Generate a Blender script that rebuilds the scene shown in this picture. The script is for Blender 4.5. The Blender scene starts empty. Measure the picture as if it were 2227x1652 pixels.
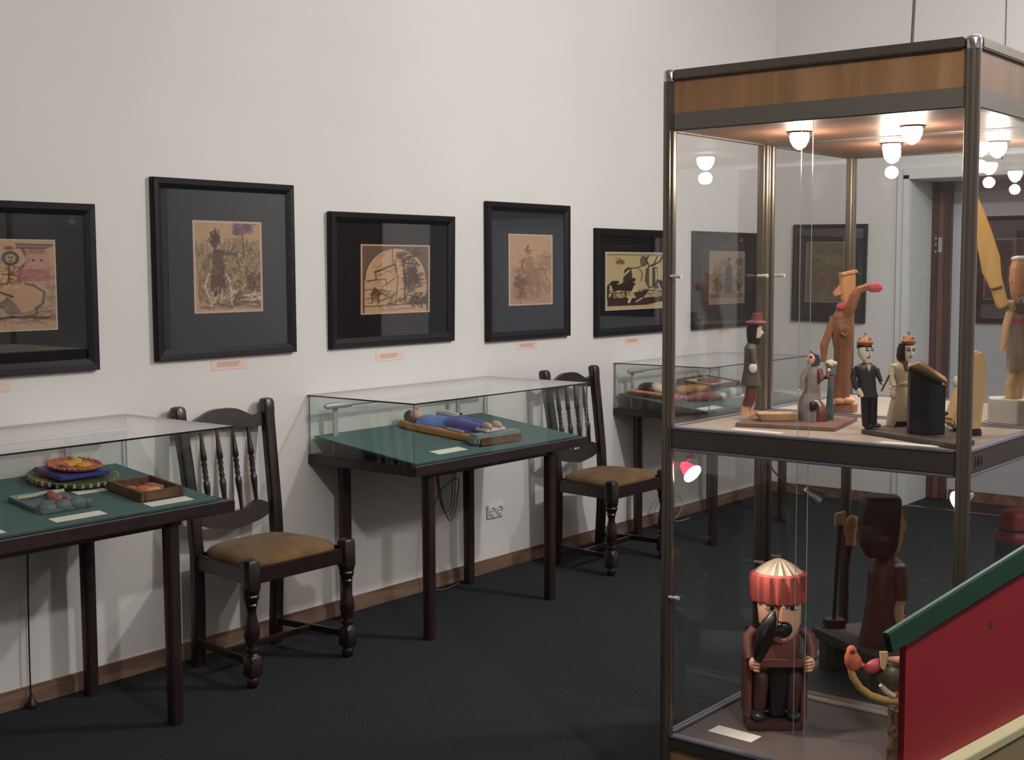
import bpy, bmesh, math, random
import numpy as np
from mathutils import Vector, Matrix
R = math.radians
SC = bpy.context.scene
COL = SC.collection
rnd = random.Random(7)

# ------------------------------------------------------------------ camera
cam_d = bpy.data.cameras.new('camera'); cam = bpy.data.objects.new('camera', cam_d); COL.objects.link(cam)
cam_d.sensor_fit = 'HORIZONTAL'; cam_d.sensor_width = 36.0
cam_d.lens = 36.0 * 2819.04 / 2227.0
cam_d.clip_start = 0.05; cam_d.clip_end = 60
def _cam():
    pitch, roll, yaw = 8.55030165e-02, -4.38810312e-03, .6757
    fw = Vector((-math.sin(yaw)*math.cos(pitch), math.cos(yaw)*math.cos(pitch), -math.sin(pitch)))
    r0 = Vector((math.cos(yaw), math.sin(yaw), 0)); d0 = fw.cross(r0)
    c, s = math.cos(roll), math.sin(roll)
    r = c*r0 - s*d0; d = s*r0 + c*d0
    m = Matrix((( r.x, -d.x, -fw.x, 4.33), (r.y, -d.y, -fw.y, 0.0), (r.z, -d.z, -fw.z, 1.6), (0, 0, 0, 1)))
    cam.matrix_world = m
_cam()
SC.camera = cam

# ------------------------------------------------------------------ world, exposure
w = bpy.data.worlds.new('world'); SC.world = w; w.use_nodes = True
w.node_tree.nodes['Background'].inputs[0].default_value = (0.9, 0.93, 1.0, 1)
w.node_tree.nodes['Background'].inputs[1].default_value = 0.015
SC.view_settings.view_transform = 'Standard'
try: SC.view_settings.look = 'None'
except Exception: pass
SC.view_settings.gamma = 1.0
SC.view_settings.use_curve_mapping = False
SC.view_settings.exposure = 0.0
try:
    SC.cycles.transparent_max_bounces = 48
    SC.cycles.max_bounces = 14
    SC.cycles.glossy_bounces = 8
    SC.cycles.diffuse_bounces = 4
    SC.cycles.sample_clamp_indirect = 3.0
    SC.cycles.use_denoising = True
except Exception: pass

def lamp(name, kind, loc, power, color, size=0.1, rot=None, spot=None, blend=0.5):
    d = bpy.data.lights.new(name, kind); d.energy = power; d.color = color
    if kind == 'AREA':
        d.shape = 'DISK'; d.size = size
    else: d.shadow_soft_size = size
    if spot: d.spot_size = R(spot); d.spot_blend = blend
    o = bpy.data.objects.new(name, d); COL.objects.link(o); o.location = loc
    if rot: o.rotation_euler = rot
    return o
WARM = (1.0, .985, 1.0)
# chandeliers of the room (above the frame)
lamp('ceiling_lamp_light', 'POINT', (4.6, 1.7, 3.2), 165, WARM, .08)
lamp('ceiling_lamp_light', 'POINT', (3.1, 5.4, 3.15), 180, (1.0, .995, 1.02), .08)
lamp('ceiling_lamp_light', 'POINT', (4.9, 6.4, 3.15), 92, (1.0, .995, 1.02), .08)

# ------------------------------------------------------------------ materials
MATS = {}
def nodes(name):
    m = bpy.data.materials.new(name); m.use_nodes = True; nt = m.node_tree
    return m, nt, nt.nodes['Principled BSDF']
def lin(c): return tuple(((x/255)/12.92 if x/255 <= .04045 else ((x/255+.055)/1.055)**2.4) for x in c)
def mat(name, rgb, rough=.6, metal=0.0, var=.12, scale=12, bump=.0, bscale=60, stretch=(1, 1, 1), rgb2=None, coat=0, spec=.5, emit=None, estr=0):
    """sRGB 0-255 colour with noise variation, bump"""
    m, nt, b = nodes(name); N = nt.nodes; L = nt.links
    tc = N.new('ShaderNodeTexCoord'); mp = N.new('ShaderNodeMapping'); L.new(tc.outputs['Object'], mp.inputs[0])
    mp.inputs['Scale'].default_value = stretch
    nz = N.new('ShaderNodeTexNoise'); nz.inputs['Scale'].default_value = scale; nz.inputs['Detail'].default_value = 5
    L.new(mp.outputs[0], nz.inputs[0])
    rp = N.new('ShaderNodeValToRGB'); rp.color_ramp.elements[0].position = .3; rp.color_ramp.elements[1].position = .72
    a = lin(rgb); c2 = lin(rgb2) if rgb2 else tuple(min(1, x*(1+var)) for x in a); c1 = a if rgb2 else tuple(x*(1-var) for x in a)
    rp.color_ramp.elements[0].color = (*c1, 1); rp.color_ramp.elements[1].color = (*c2, 1)
    L.new(nz.outputs['Fac'], rp.inputs[0]); L.new(rp.outputs[0], b.inputs['Base Color'])
    b.inputs['Roughness'].default_value = rough; b.inputs['Metallic'].default_value = metal
    b.inputs['Specular IOR Level'].default_value = spec
    if coat: b.inputs['Coat Weight'].default_value = coat; b.inputs['Coat Roughness'].default_value = .15
    if bump:
        n2 = N.new('ShaderNodeTexNoise'); n2.inputs['Scale'].default_value = bscale; n2.inputs['Detail'].default_value = 4
        L.new(mp.outputs[0], n2.inputs[0])
        bp = N.new('ShaderNodeBump'); bp.inputs['Strength'].default_value = bump; bp.inputs['Distance'].default_value = .004
        L.new(n2.outputs['Fac'], bp.inputs['Height']); L.new(bp.outputs[0], b.inputs['Normal'])
    if emit:
        b.inputs['Emission Color'].default_value = (*emit, 1); b.inputs['Emission Strength'].default_value = estr
    MATS[name] = m
    return m
def glass(name, tint=(.955, .975, .965), f0=.045, gain=1.0, refl=(1, 1, 1)):
    """clear pane: see-through straight on, mirror-like at grazing angles (Schlick)"""
    m = bpy.data.materials.new(name); m.use_nodes = True; nt = m.node_tree; N = nt.nodes; L = nt.links
    N.remove(N['Principled BSDF'])
    out = N['Material Output']
    lw = N.new('ShaderNodeNewGeometry'); vd = N.new('ShaderNodeVectorMath'); vd.operation = 'DOT_PRODUCT'
    L.new(lw.outputs['Normal'], vd.inputs[0]); L.new(lw.outputs['Incoming'], vd.inputs[1])
    ab = N.new('ShaderNodeMath'); ab.operation = 'ABSOLUTE'; L.new(vd.outputs['Value'], ab.inputs[0])
    sb = N.new('ShaderNodeMath'); sb.operation = 'SUBTRACT'; sb.inputs[0].default_value = 1; L.new(ab.outputs[0], sb.inputs[1])
    pw = N.new('ShaderNodeMath'); pw.operation = 'POWER'; L.new(sb.outputs[0], pw.inputs[0]); pw.inputs[1].default_value = 5
    ma = N.new('ShaderNodeMath'); ma.operation = 'MULTIPLY_ADD'; L.new(pw.outputs[0], ma.inputs[0]); ma.inputs[1].default_value = (1-f0)*gain; ma.inputs[2].default_value = f0
    tr = N.new('ShaderNodeBsdfTransparent'); tr.inputs[0].default_value = (*tint, 1)
    gl = N.new('ShaderNodeBsdfGlossy'); gl.inputs['Roughness'].default_value = 0.0; gl.inputs[0].default_value = (*refl, 1)
    mx = N.new('ShaderNodeMixShader'); L.new(ma.outputs[0], mx.inputs[0]); L.new(tr.outputs[0], mx.inputs[1]); L.new(gl.outputs[0], mx.inputs[2])
    L.new(mx.outputs[0], out.inputs[0])
    MATS[name] = m
    return m
def emis(name, rgb, s):
    m = bpy.data.materials.new(name); m.use_nodes = True; nt = m.node_tree
    b = nt.nodes['Principled BSDF']; b.inputs['Base Color'].default_value = (*rgb, 1)
    b.inputs['Emission Color'].default_value = (*rgb, 1); b.inputs['Emission Strength'].default_value = s
    MATS[name] = m
    return m
def wood(name, c1, c2, rough=.45, scale=6, stretch=(1, 1, .12), coat=.0, bump=.08):
    m, nt, b = nodes(name); N = nt.nodes; L = nt.links
    tc = N.new('ShaderNodeTexCoord'); mp = N.new('ShaderNodeMapping'); L.new(tc.outputs['Object'], mp.inputs[0]); mp.inputs['Scale'].default_value = stretch
    nz = N.new('ShaderNodeTexNoise'); nz.inputs['Scale'].default_value = scale*6; nz.inputs['Detail'].default_value = 8; nz.inputs['Distortion'].default_value = .6
    L.new(mp.outputs[0], nz.inputs[0])
    rp = N.new('ShaderNodeValToRGB'); e = rp.color_ramp.elements; e[0].position = .35; e[1].position = .7
    e[0].color = (*lin(c1), 1); e[1].color = (*lin(c2), 1)
    L.new(nz.outputs['Fac'], rp.inputs[0]); L.new(rp.outputs[0], b.inputs['Base Color'])
    b.inputs['Roughness'].default_value = rough
    if coat: b.inputs['Coat Weight'].default_value = coat; b.inputs['Coat Roughness'].default_value = .2
    bp = N.new('ShaderNodeBump'); bp.inputs['Strength'].default_value = bump; bp.inputs['Distance'].default_value = .003
    L.new(nz.outputs['Fac'], bp.inputs['Height']); L.new(bp.outputs[0], b.inputs['Normal'])
    MATS[name] = m
    return m
wall_m = mat('wall_paint', (216, 211, 205), .85, var=.025, scale=1.3, bump=.04, bscale=40, spec=.2)
ceil_m = mat('ceiling_paint', (196, 193, 188), .9, var=.02, scale=2, spec=.1)
carpet = mat('carpet', (34, 36, 37), .97, var=.0, scale=150, bump=1.0, bscale=190, rgb2=(64, 66, 68), spec=.03)
base_m = wood('baseboard_wood', (104, 80, 66), (140, 112, 92), .45, 3, (1, .15, 1))
white_m = mat('white_gloss_paint', (214, 214, 212), .35, var=.02)
door_m = wood('brown_door_wood', (62, 34, 28), (84, 50, 40), .35, 3, (1, 1, .1))
doorl_m = wood('red_brown_wood', (104, 62, 52), (120, 76, 64), .35, 3, (1, 1, .1))
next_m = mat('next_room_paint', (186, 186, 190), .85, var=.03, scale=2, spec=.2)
frame_m = mat('black_frame_lacquer', (15, 13, 14), .5, var=.1, spec=.28)
board_m = mat('charcoal_mat_board', (42, 43, 47), .9, var=.05, scale=30, spec=.2)
boardb_m = mat('black_mat_board', (22, 22, 24), .9, var=.05, scale=30, spec=.2)
picglass = glass('picture_glass', (.97, .97, .97), .042)
caseglass = glass('case_glass', (.976, .988, .981), .033)
vitglass = glass('showcase_glass', (.988, .991, .989), .030)
edge_m = mat('dim_glass_edge', (14, 30, 26), .15, var=.05, spec=.8)  # dark tone stands in for internal reflection at the pane edges
edgel_m = mat('lit_glass_edge', (124, 140, 131), .2, var=.05, spec=.8)  # pale tone imitates light caught in the edges
peach_m = mat('peach_card', (226, 198, 180), .8, var=.04)
paper_m = mat('white_card', (232, 226, 214), .8, var=.03)
ink_m = mat('pencil_grey_ink', (176, 146, 128), .8, var=.02)
tab_m = wood('dark_red_brown_wood', (26, 14, 13), (46, 27, 23), .42, 5, (1, .12, 1), coat=.15)
leg_m = wood('dark_leg_wood', (28, 16, 14), (48, 29, 25), .45, 5, (1, 1, .1), coat=.1)
felt_m = mat('green_felt', (86, 108, 105), .95, var=.06, scale=50, bump=.15, bscale=300, spec=.15)
felte_m = mat('green_board_edge', (48, 70, 68), .8, var=.05)
chair_m = wood('dark_chair_wood', (18, 9, 8), (38, 20, 17), .38, 5, (1, 1, .15), coat=.35, bump=.03)
velvet = mat('ochre_velvet', (98, 74, 48), .9, var=.0, scale=9, rgb2=(126, 98, 66), bump=.2, bscale=260, spec=.15)
velvet.node_tree.nodes['Principled BSDF'].inputs['Sheen Weight'].default_value = .08
alu = mat('brushed_aluminium', (130, 120, 108), .28, metal=.85, var=.05, scale=3, stretch=(40, 40, 1))
alud = mat('anodised_grey_rail', (94, 86, 80), .36, metal=.7, var=.06, scale=3)
aluf = mat('satin_grey_fascia_rail', (118, 112, 102), .4, metal=.5, var=.05, scale=3)
pin_m = mat('bright_pin', (226, 222, 214), .3, metal=.3, var=.02)
alul = mat('pale_rail_lip', (150, 148, 162), .35, metal=.8, var=.04)
chrome = mat('chrome', (215, 215, 215), .12, metal=1.0, var=.02)
beech = wood('beech_laminate', (128, 94, 64), (156, 116, 80), .4, 3, (1, 1, .08), bump=.02)
beechd = wood('brown_laminate', (112, 78, 62), (134, 96, 76), .35, 3, (.3, 1, 1), bump=.02)
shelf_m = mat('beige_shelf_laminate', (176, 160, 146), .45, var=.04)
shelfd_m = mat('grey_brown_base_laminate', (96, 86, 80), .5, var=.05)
steel = mat('grey_steel', (172, 172, 176), .4, metal=.35, var=.03)
plast = mat('white_plastic', (218, 214, 208), .4, var=.01)
black_m = mat('black_plastic', (14, 14, 14), .4, var=.05)
cord_m = mat('black_cord', (26, 24, 24), .6, var=.05)
cordg_m = mat('grey_cord', (96, 92, 88), .55, var=.05)
cordw_m = mat('pale_cord', (168, 160, 150), .55, var=.05)
bulb_m = emis('hot_bulb', (1, .90, .78), 60)
lampr_m = emis('pink_lit_lens', (1, .80, .80), 28)
lampw_m = emis('white_lit_lens', (1, .93, .85), 22)
redlens = mat('red_dichroic_rim', (150, 24, 44), .2, var=.1, emit=(1, .10, .16), estr=1.2)
green_m = mat('dark_green_gloss_paint', (10, 56, 36), .55, var=.06, scale=20)
red_m = mat('red_paint', (136, 14, 26), .6, var=.04, scale=6)
cream_m = mat('khaki_cream_paint', (178, 170, 132), .6, var=.03)
khaki_m = mat('khaki_board', (134, 118, 84), .65, var=.05)

# ------------------------------------------------------------------ mesh builder
class MB:
    def __init__(s): s.v = []; s.f = []; s.mi = []
    def add(s, vs, fs, mi=0):
        o = len(s.v); s.v += [tuple(p) for p in vs]; s.f += [tuple(i+o for i in f) for f in fs]; s.mi += [mi]*len(fs); return s
    def box(s, x0, x1, y0, y1, z0, z1, mi=0):
        vs = [(x, y, z) for x in (x0, x1) for y in (y0, y1) for z in (z0, z1)]
        return s.add(vs, [(0, 1, 3, 2), (4, 6, 7, 5), (0, 4, 5, 1), (2, 3, 7, 6), (0, 2, 6, 4), (1, 5, 7, 3)], mi)
    def bar(s, a, b, wx, wy, up=(0, 0, 1)):
        a = Vector(a); b = Vector(b); d = (b-a).normalized(); u = Vector(up)
        if abs(d.dot(u)) > .95: u = Vector((1, 0, 0))
        x = d.cross(u).normalized(); y = x.cross(d)
        vs = []
        for p in (a, b):
            for i, j in ((-1, -1), (1, -1), (1, 1), (-1, 1)): vs.append(p + x*i*wx/2 + y*j*wy/2)
        return s.add(vs, [(3, 2, 1, 0), (4, 5, 6, 7), (0, 1, 5, 4), (1, 2, 6, 5), (2, 3, 7, 6), (3, 0, 4, 7)])
    def tube(s, pts, rad, n=8, caps=True):
        pts = [Vector(p) for p in pts]
        if not isinstance(rad, (list, tuple)): rad = [rad]*len(pts)
        rings = []; prev = None
        for i, p in enumerate(pts):
            d = (pts[min(i+1, len(pts)-1)] - pts[max(i-1, 0)])
            d = d.normalized() if d.length > 1e-9 else Vector((0, 0, 1))
            if prev is None:
                u = Vector((0, 0, 1)) if abs(d.z) < .9 else Vector((0, 1, 0))
                x = d.cross(u).normalized()
            else:
                x = (prev - d*prev.dot(d)); x = x.normalized() if x.length > 1e-6 else d.orthogonal().normalized()
            prev = x; y = d.cross(x)
            rings.append([p + (x*math.cos(t)+y*math.sin(t))*rad[i] for t in [2*math.pi*k/n for k in range(n)]])
        return s.rings(rings, caps)
    def rings(s, rings, caps=True, closed=True):
        n = len(rings[0]); vs = [p for r in rings for p in r]; fs = []
        for i in range(len(rings)-1):
            for k in range(n if closed else n-1):
                k2 = (k+1) % n
                fs.append((i*n+k, i*n+k2, (i+1)*n+k2, (i+1)*n+k))
        if caps:
            fs.append(tuple(range(n))[::-1]); fs.append(tuple((len(rings)-1)*n+k for k in range(n)))
        return s.add(vs, fs)
    def loft(s, secs, n=16, p=2.0, ph=0.0):
        """secs: (x, y, z, rx, ry) horizontal super-ellipses stacked in z"""
        rs = []
        for (x, y, z, rx, ry) in secs:
            r = []
            for k in range(n):
                t = 2*math.pi*(k+.5*0)/n + ph; c, q = math.cos(t), math.sin(t)
                r.append((x + rx*math.copysign(abs(c)**(2/p), c), y + ry*math.copysign(abs(q)**(2/p), q), z))
            rs.append(r)
        return s.rings(rs)
    def lathe(s, prof, c=(0, 0, 0), n=20, flute=0, fa=0.0):
        rs = []
        for (r, z) in prof:
            ring = []
            for k in range(n):
                t = 2*math.pi*k/n; rr = r*(1 + (fa if (flute and k % 2) else 0))
                ring.append((c[0]+rr*math.cos(t), c[1]+rr*math.sin(t), c[2]+z))
            rs.append(ring)
        return s.rings(rs)
    def ell(s, c, r, n=14, m=9, rot=None):
        c = Vector(c); rs = []
        for i in range(1, m):
            a = math.pi*i/m
            ring = []
            for k in range(n):
                t = 2*math.pi*k/n
                q = Vector((r[0]*math.sin(a)*math.cos(t), r[1]*math.sin(a)*math.sin(t), -r[2]*math.cos(a)))
                if rot: q = rot @ q
                ring.append(c+q)
            rs.append(ring)
        return s.rings(rs)
    def prism(s, poly, y0, y1, axis='y'):
        """poly of (a,b); extruded between y0,y1 on axis"""
        def P(a, b, c): return {'y': (a, c, b), 'x': (c, a, b), 'z': (a, b, c)}[axis]
        n = len(poly); vs = [P(a, b, y0) for a, b in poly] + [P(a, b, y1) for a, b in poly]
        fs = [tuple(range(n)), tuple(range(n, 2*n))[::-1]] + [(i, i+n, (i+1) % n+n, (i+1) % n) for i in range(n)]
        return s.add(vs, fs)
    def xf(s, m):
        s.v = [tuple(m @ Vector(p)) for p in s.v]; return s
def obj(name, mb, m, parent=None, smooth=False, bevel=0, loc=None, rot=None, angle=40):
    me = bpy.data.meshes.new(name); me.from_pydata(mb.v, [], mb.f)
    ms = m if isinstance(m, (list, tuple)) else [m]
    for q in ms: me.materials.append(q)
    if len(ms) > 1: me.polygons.foreach_set('material_index', mb.mi)
    bm = bmesh.new(); bm.from_mesh(me); bmesh.ops.recalc_face_normals(bm, faces=bm.faces)
    if bevel:
        bmesh.ops.bevel(bm, geom=[e for e in bm.edges if len(e.link_faces) == 2 and e.calc_face_angle(0) > .5], offset=bevel, segments=2, affect='EDGES', clamp_overlap=True)
    bm.to_mesh(me); bm.free()
    if smooth:
        me.polygons.foreach_set('use_smooth', [True]*len(me.polygons))
        try: me.set_sharp_from_angle(angle=R(angle))
        except Exception: pass
    me.update()
    o = bpy.data.objects.new(name, me); COL.objects.link(o)
    if parent: o.parent = parent
    if loc: o.location = loc
    if rot: o.rotation_euler = rot
    return o
def thing(name, label, cat, loc=(0, 0, 0), rz=0, group=None):
    o = bpy.data.objects.new(name, None); COL.objects.link(o); o.empty_display_size = .05
    o.location = loc; o.rotation_euler = (0, 0, rz); o['label'] = label; o['category'] = cat
    if group: o['group'] = group
    return o
def tag(o, label, cat, group=None):
    o['label'] = label; o['category'] = cat
    if group: o['group'] = group
    return o
def struct(name, mb, m, parent=None, **k):
    o = obj(name, mb, m, parent, **k)
    if not parent: o['kind'] = 'structure'
    return o
def copy_tree(o, parent=None):
    c = o.copy(); COL.objects.link(c); c.parent = parent
    for ch in list(o.children): copy_tree(ch, c)
    return c

# ------------------------------------------------------------------ room shell
CH = 3.75; YB = 8.37; XR = 7.0; YF = -2.5
struct('floor', MB().box(-.15, XR+.15, YF-.15, 11.2, -.1, 0), carpet)
struct('ceiling', MB().box(-.15, XR+.15, YF-.15, 11.2, CH, CH+.1), ceil_m)
struct('wall_left', MB().box(-.15, 0, YF-.15, 11.2, 0, CH), wall_m)
walld_m = mat('grey_wall_paint', (150, 147, 144), .85, var=.03, scale=2, spec=.2)
struct('wall_right', MB().box(XR, XR+.15, YF-.15, 11.2, 0, CH), walld_m)
struct('wall_front', MB().box(0, XR, YF-.15, YF, 0, CH), walld_m)
OX0, OX1, OZ = .985, 3.3, 2.175
wb = MB()
wb.box(0, OX0, YB, YB+.40, 0, CH); wb.box(OX0, OX1, YB, YB+.40, OZ, CH); wb.box(OX1, XR, YB, YB+.40, 0, CH)
struct('wall_back', wb, wall_m)
# white door casing round the opening
cs = MB()
cs.box(OX0-.075, OX0-.012, YB-.018, YB, 0, OZ+.075); cs.box(OX0-.03, OX0+.012, YB-.03, YB-.018, 0, OZ+.03)
cs.box(OX0-.03, OX1+.03, YB-.03, YB, OZ, OZ+.075)
cs.box(OX1, OX1+.075, YB-.03, YB, 0, OZ+.075)
cs.box(OX0-.001, OX0+.012, YB, YB+.40, 0, OZ)
struct('trim_1', cs, white_m, bevel=.003)
tb = MB().box(OX0+.012, OX1, YB-.01, YB+.03, 0, .006)
struct('trim_2', tb, alu)
# far wall of the adjoining room, brown door frame against it
YN = 8.80
struct('wall_far', MB().box(0.0, XR, YN, YN+.1, 0, CH), next_m)
dr = thing('door_frame', 'dark brown wooden door frame with a hinge, in the opening of the back wall', 'door frame', (1.03, YN-.02, 0))
obj('jamb', MB().box(-.055, .01, -.03, .015, 0, 2.7), door_m, dr, bevel=.004)
obj('stop', MB().box(.01, .055, -.02, .015, 0, 2.7), doorl_m, dr, bevel=.003)
obj('casing', MB().box(.055, .10, -.035, .015, 0, 2.7), door_m, dr, bevel=.004)
hg = obj('hinge', MB().box(.015, .04, -.028, -.019, 1.70, 1.80), steel, dr)
for z in (1.705, 1.752, 1.795): obj('screw', MB().tube([(-.0, -.034, z), (-.0, -.026, z)], .007, 8), chrome, dr)
# dark_reflection_slab : unseen dark slab added on the back wall to darken reflections in the picture glass
struct('dark_reflection_slab', MB().box(3.9, 5.0, YB-.04, YB-.002, 0, 2.3), door_m, bevel=.005)
# baseboards
def baseb(name, x0, x1, y0, y1):
    b = MB()
    if abs(x1-x0) < .1: b.box(x0, x0+.014, y0, y1, 0, .062); b.box(x0, x0+.009, y0, y1, .062, .072)
    else: b.box(x0, x1, y0-.014, y0, 0, .062); b.box(x0, x1, y0-.009, y0, .062, .072)
    struct(name, b, base_m, bevel=.002)
baseb('baseboard_left', 0, 0, YF, YB-.0005)
baseb('baseboard_back', .015, OX0-.078, YB, YB)
baseb('baseboard_far', 1.14, XR, YN, YN)
baseb('baseboard_back_right', 5.05, XR, YB, YB)

# ------------------------------------------------------------------ painted prints
class Can:
    """tiny raster painter: u right, v up, 0..1"""
    def __init__(s, W, H, paper, seed=1):
        s.W, s.H = W, H; s.a = np.zeros((H, W, 3)); s.a[:] = np.array(paper)
        s.r = np.random.RandomState(seed)
        s.u, s.v = np.meshgrid((np.arange(W)+.5)/W, (np.arange(H)+.5)/H)
        s.asp = W/H
    def put(s, m, c, al=1):
        m = np.clip(m, 0, 1)[..., None]*al; s.a = s.a*(1-m)+np.array(c)*m; return s
    def ell(s, u, v, ru, rv, c, al=1, rot=0, ring=0):
        du = (s.u-u)*s.asp; dv = s.v-v; ca, sa = math.cos(rot), math.sin(rot)
        x = (du*ca+dv*sa)/(ru*s.asp); y = (-du*sa+dv*ca)/rv; d = np.sqrt(x*x+y*y)
        k = min(ru*s.W, rv*s.H)
        m = np.clip((1-d)*k+.5, 0, 1)
        if ring: m = m*np.clip((d-(1-ring))*k+.5, 0, 1)
        return s.put(m, c, al)
    def line(s, pts, w, c, al=1):
        w = w*s.H
        for (u0, v0), (u1, v1) in zip(pts[:-1], pts[1:]):
            x0, y0, x1, y1 = u0*s.W, v0*s.H, u1*s.W, v1*s.H
            px = s.u*s.W-x0; py = s.v*s.H-y0; dx, dy = x1-x0, y1-y0; L2 = dx*dx+dy*dy+1e-9
            t = np.clip((px*dx+py*dy)/L2, 0, 1); d = np.hypot(px-t*dx, py-t*dy)
            s.put(np.clip(w/2-d+.5, 0, 1), c, al)
        return s
    def poly(s, P, c, al=1):
        ins = np.zeros(s.u.shape, bool); n = len(P)
        for i in range(n):
            (x0, y0), (x1, y1) = P[i], P[(i+1) % n]
            if y0 == y1: continue
            cr = ((s.v < y0) != (s.v < y1)) & (s.u < (x1-x0)*(s.v-y0)/(y1-y0)+x0); ins ^= cr
        return s.put(ins.astype(float), c, al)
    def scrib(s, u0, u1, v0, v1, n, ln, w, c, al=.6, ang=None, jit=.6):
        for _ in range(n):
            u = s.r.uniform(u0, u1); v = s.r.uniform(v0, v1); a = (ang if ang is not None else 0)+s.r.normal(0, jit); l = ln*s.r.uniform(.4, 1.3)
            b = a+s.r.normal(0, .5)
            p1 = (u+math.cos(a)*l/s.asp, v+math.sin(a)*l); p2 = (p1[0]+math.cos(b)*l*.7/s.asp, p1[1]+math.sin(b)*l*.7)
            s.line([(u, v), p1, p2], w*s.r.uniform(.6, 1.4), c, al)
        return s
    def border(s, b, c):
        bu = b/s.asp; m = ((s.u < bu)|(s.u > 1-bu)|(s.v < b)|(s.v > 1-b)).astype(float); return s.put(m, c)
    def grain(s, g):
        n = s.r.normal(0, g, (s.H, s.W, 1)); s.a = np.clip(s.a+n, 0, 255); return s
vc_mat, nt, b = nodes('printed_paper')
at = nt.nodes.new('ShaderNodeAttribute'); at.attribute_name = 'ink'; nt.links.new(at.outputs['Color'], b.inputs['Base Color'])
b.inputs['Roughness'].default_value = .8; b.inputs['Specular IOR Level'].default_value = .2
def print_mesh(name, can, wd, ht, parent, loc, rz=0):
    W, H = can.W, can.H
    us = np.linspace(-wd/2, wd/2, W); vs = np.linspace(-ht/2, ht/2, H)
    U, V = np.meshgrid(us, vs)
    co = np.stack([U.ravel(), np.zeros(W*H), V.ravel()], 1)
    i = np.arange(W*H).reshape(H, W)
    q = np.stack([i[:-1, :-1].ravel(), i[:-1, 1:].ravel(), i[1:, 1:].ravel(), i[1:, :-1].ravel()], 1)
    # thin sheet: a back face gives it thickness
    n0 = W*H; t = .0006
    bk = [(-wd/2, t, -ht/2), (wd/2, t, -ht/2), (wd/2, t, ht/2), (-wd/2, t, ht/2)]
    vsx = co.tolist()+bk; cor = [0, W-1, n0-1, n0-W]
    fs = q.tolist() + [[n0+3, n0+2, n0+1, n0]] + [[n0, n0+1, cor[1], cor[0]], [n0+1, n0+2, cor[2], cor[1]], [n0+2, n0+3, cor[3], cor[2]], [n0+3, n0, cor[0], cor[3]]]
    me = bpy.data.meshes.new(name); me.from_pydata(vsx, [], fs)
    s = can.a.reshape(-1, 3)/255.0
    l = np.where(s <= .04045, s/12.92, ((s+.055)/1.055)**2.4)
    colr = np.ones((len(vsx), 4)); colr[:n0, :3] = l; colr[n0:, :3] = .4
    ca = me.color_attributes.new('ink', 'FLOAT_COLOR', 'POINT'); ca.data.foreach_set('color', colr.ravel())
    me.materials.append(vc_mat); me.update()
    o = bpy.data.objects.new(name, me); COL.objects.link(o); o.parent = parent; o.location = loc; o.rotation_euler = (0, 0, rz)
    return o
PAP = (176, 142, 112); DK = (70, 48, 38); MD = (120, 88, 66)
def art_centaur():
    c = Can(110, 130, PAP, 3)
    c.put(np.clip((c.v-.2)*1.2, 0, 1)*.35, (196, 158, 112))
    c.scrib(.05, .95, .08, .25, 45, .12, .012, (112, 86, 74), .5, 0, .25)
    c.poly([(0, .62), (.1, .55), (.3, .5), (.42, .56), (.55, .52), (.78, .5), (.86, .4), (.84, .3), (.74, .22), (.62, .2), (.5, .3), (.3, .27), (.1, .2), (0, .22)], (178, 140, 108))
    c.line([(.42, .58), (.6, .53), (.76, .5), (.87, .42), (.85, .3), (.78, .25), (.79, .19), (.7, .16)], .022, (92, 80, 76), .9)
    c.line([(.0, .42), (.25, .41), (.4, .44), (.55, .38)], .022, DK, .9); c.line([(0, .27), (.2, .28), (.4, .31), (.45, .27)], .03, DK, .85)
    c.line([(.05, .14), (.3, .13), (.55, .16), (.9, .14)], .03, DK, .8)
    c.poly([(.5, .38), (.58, .3), (.64, .2), (.5, .18), (.42, .3)], (112, 100, 92), .8)
    c.poly([(.42, .48), (.4, .66), (.46, .74), (.6, .74), (.68, .66), (.68, .52), (.6, .46)], (190, 152, 112))
    c.line([(.44, .74), (.42, .84), (.44, .92)], .02, MD); c.line([(.66, .9), (.7, .82), (.72, .76), (.64, .68), (.62, .54)], .03, (112, 76, 64), .95); c.scrib(.44, .68, .5, .72, 30, .05, .009, (120, 84, 60), .7, .4, .8)
    c.ell(.545, .79, .085, .075, (92, 88, 80), .9); c.ell(.545, .79, .085, .075, (66, 62, 58), .9, 0, .28); c.ell(.545, .79, .048, .05, (172, 142, 112)); c.ell(.53, .80, .009, .008, DK); c.ell(.565, .80, .009, .008, DK); c.line([(.53, .757), (.545, .763), (.562, .757)], .008, DK); c.line([(.547, .8), (.55, .78)], .006, DK); c.ell(.53, .9, .05, .022, (110, 76, 66), .8)
    c.line([(.53, .71), (.53, .60), (.51, .54)], .012, DK); c.line([(.46, .62), (.56, .615), (.6, .60)], .012, DK)
    c.poly([(.6, .94), (.95, .945), (.98, .93), (.92, .9), (.6, .9)], (120, 104, 96), .9); c.line([(.6, .945), (.97, .94)], .01, DK); c.line([(.6, .9), (.9, .9)], .01, DK)
    c.poly([(.7, .88), (.92, .88), (.94, .66), (.68, .66)], (176, 132, 112), .8); c.ell(.8, .87, .1, .03, (140, 88, 78), .7)
    c.ell(.77, .77, .015, .012, DK); c.ell(.85, .77, .015, .012, DK)
    c.poly([(.62, .68), (.94, .68), (.94, .55), (.62, .53)], (158, 96, 92), .7)
    c.scrib(.6, .95, .55, .7, 25, .04, .01, (150, 80, 80), .5); c.scrib(.88, .98, .25, .6, 26, .05, .02, (128, 116, 90), .5)
    c.scrib(0, .4, .2, .5, 30, .1, .01, DK, .5, .3, .3)
    return c.border(.018, (196, 172, 156)).grain(4)
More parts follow.
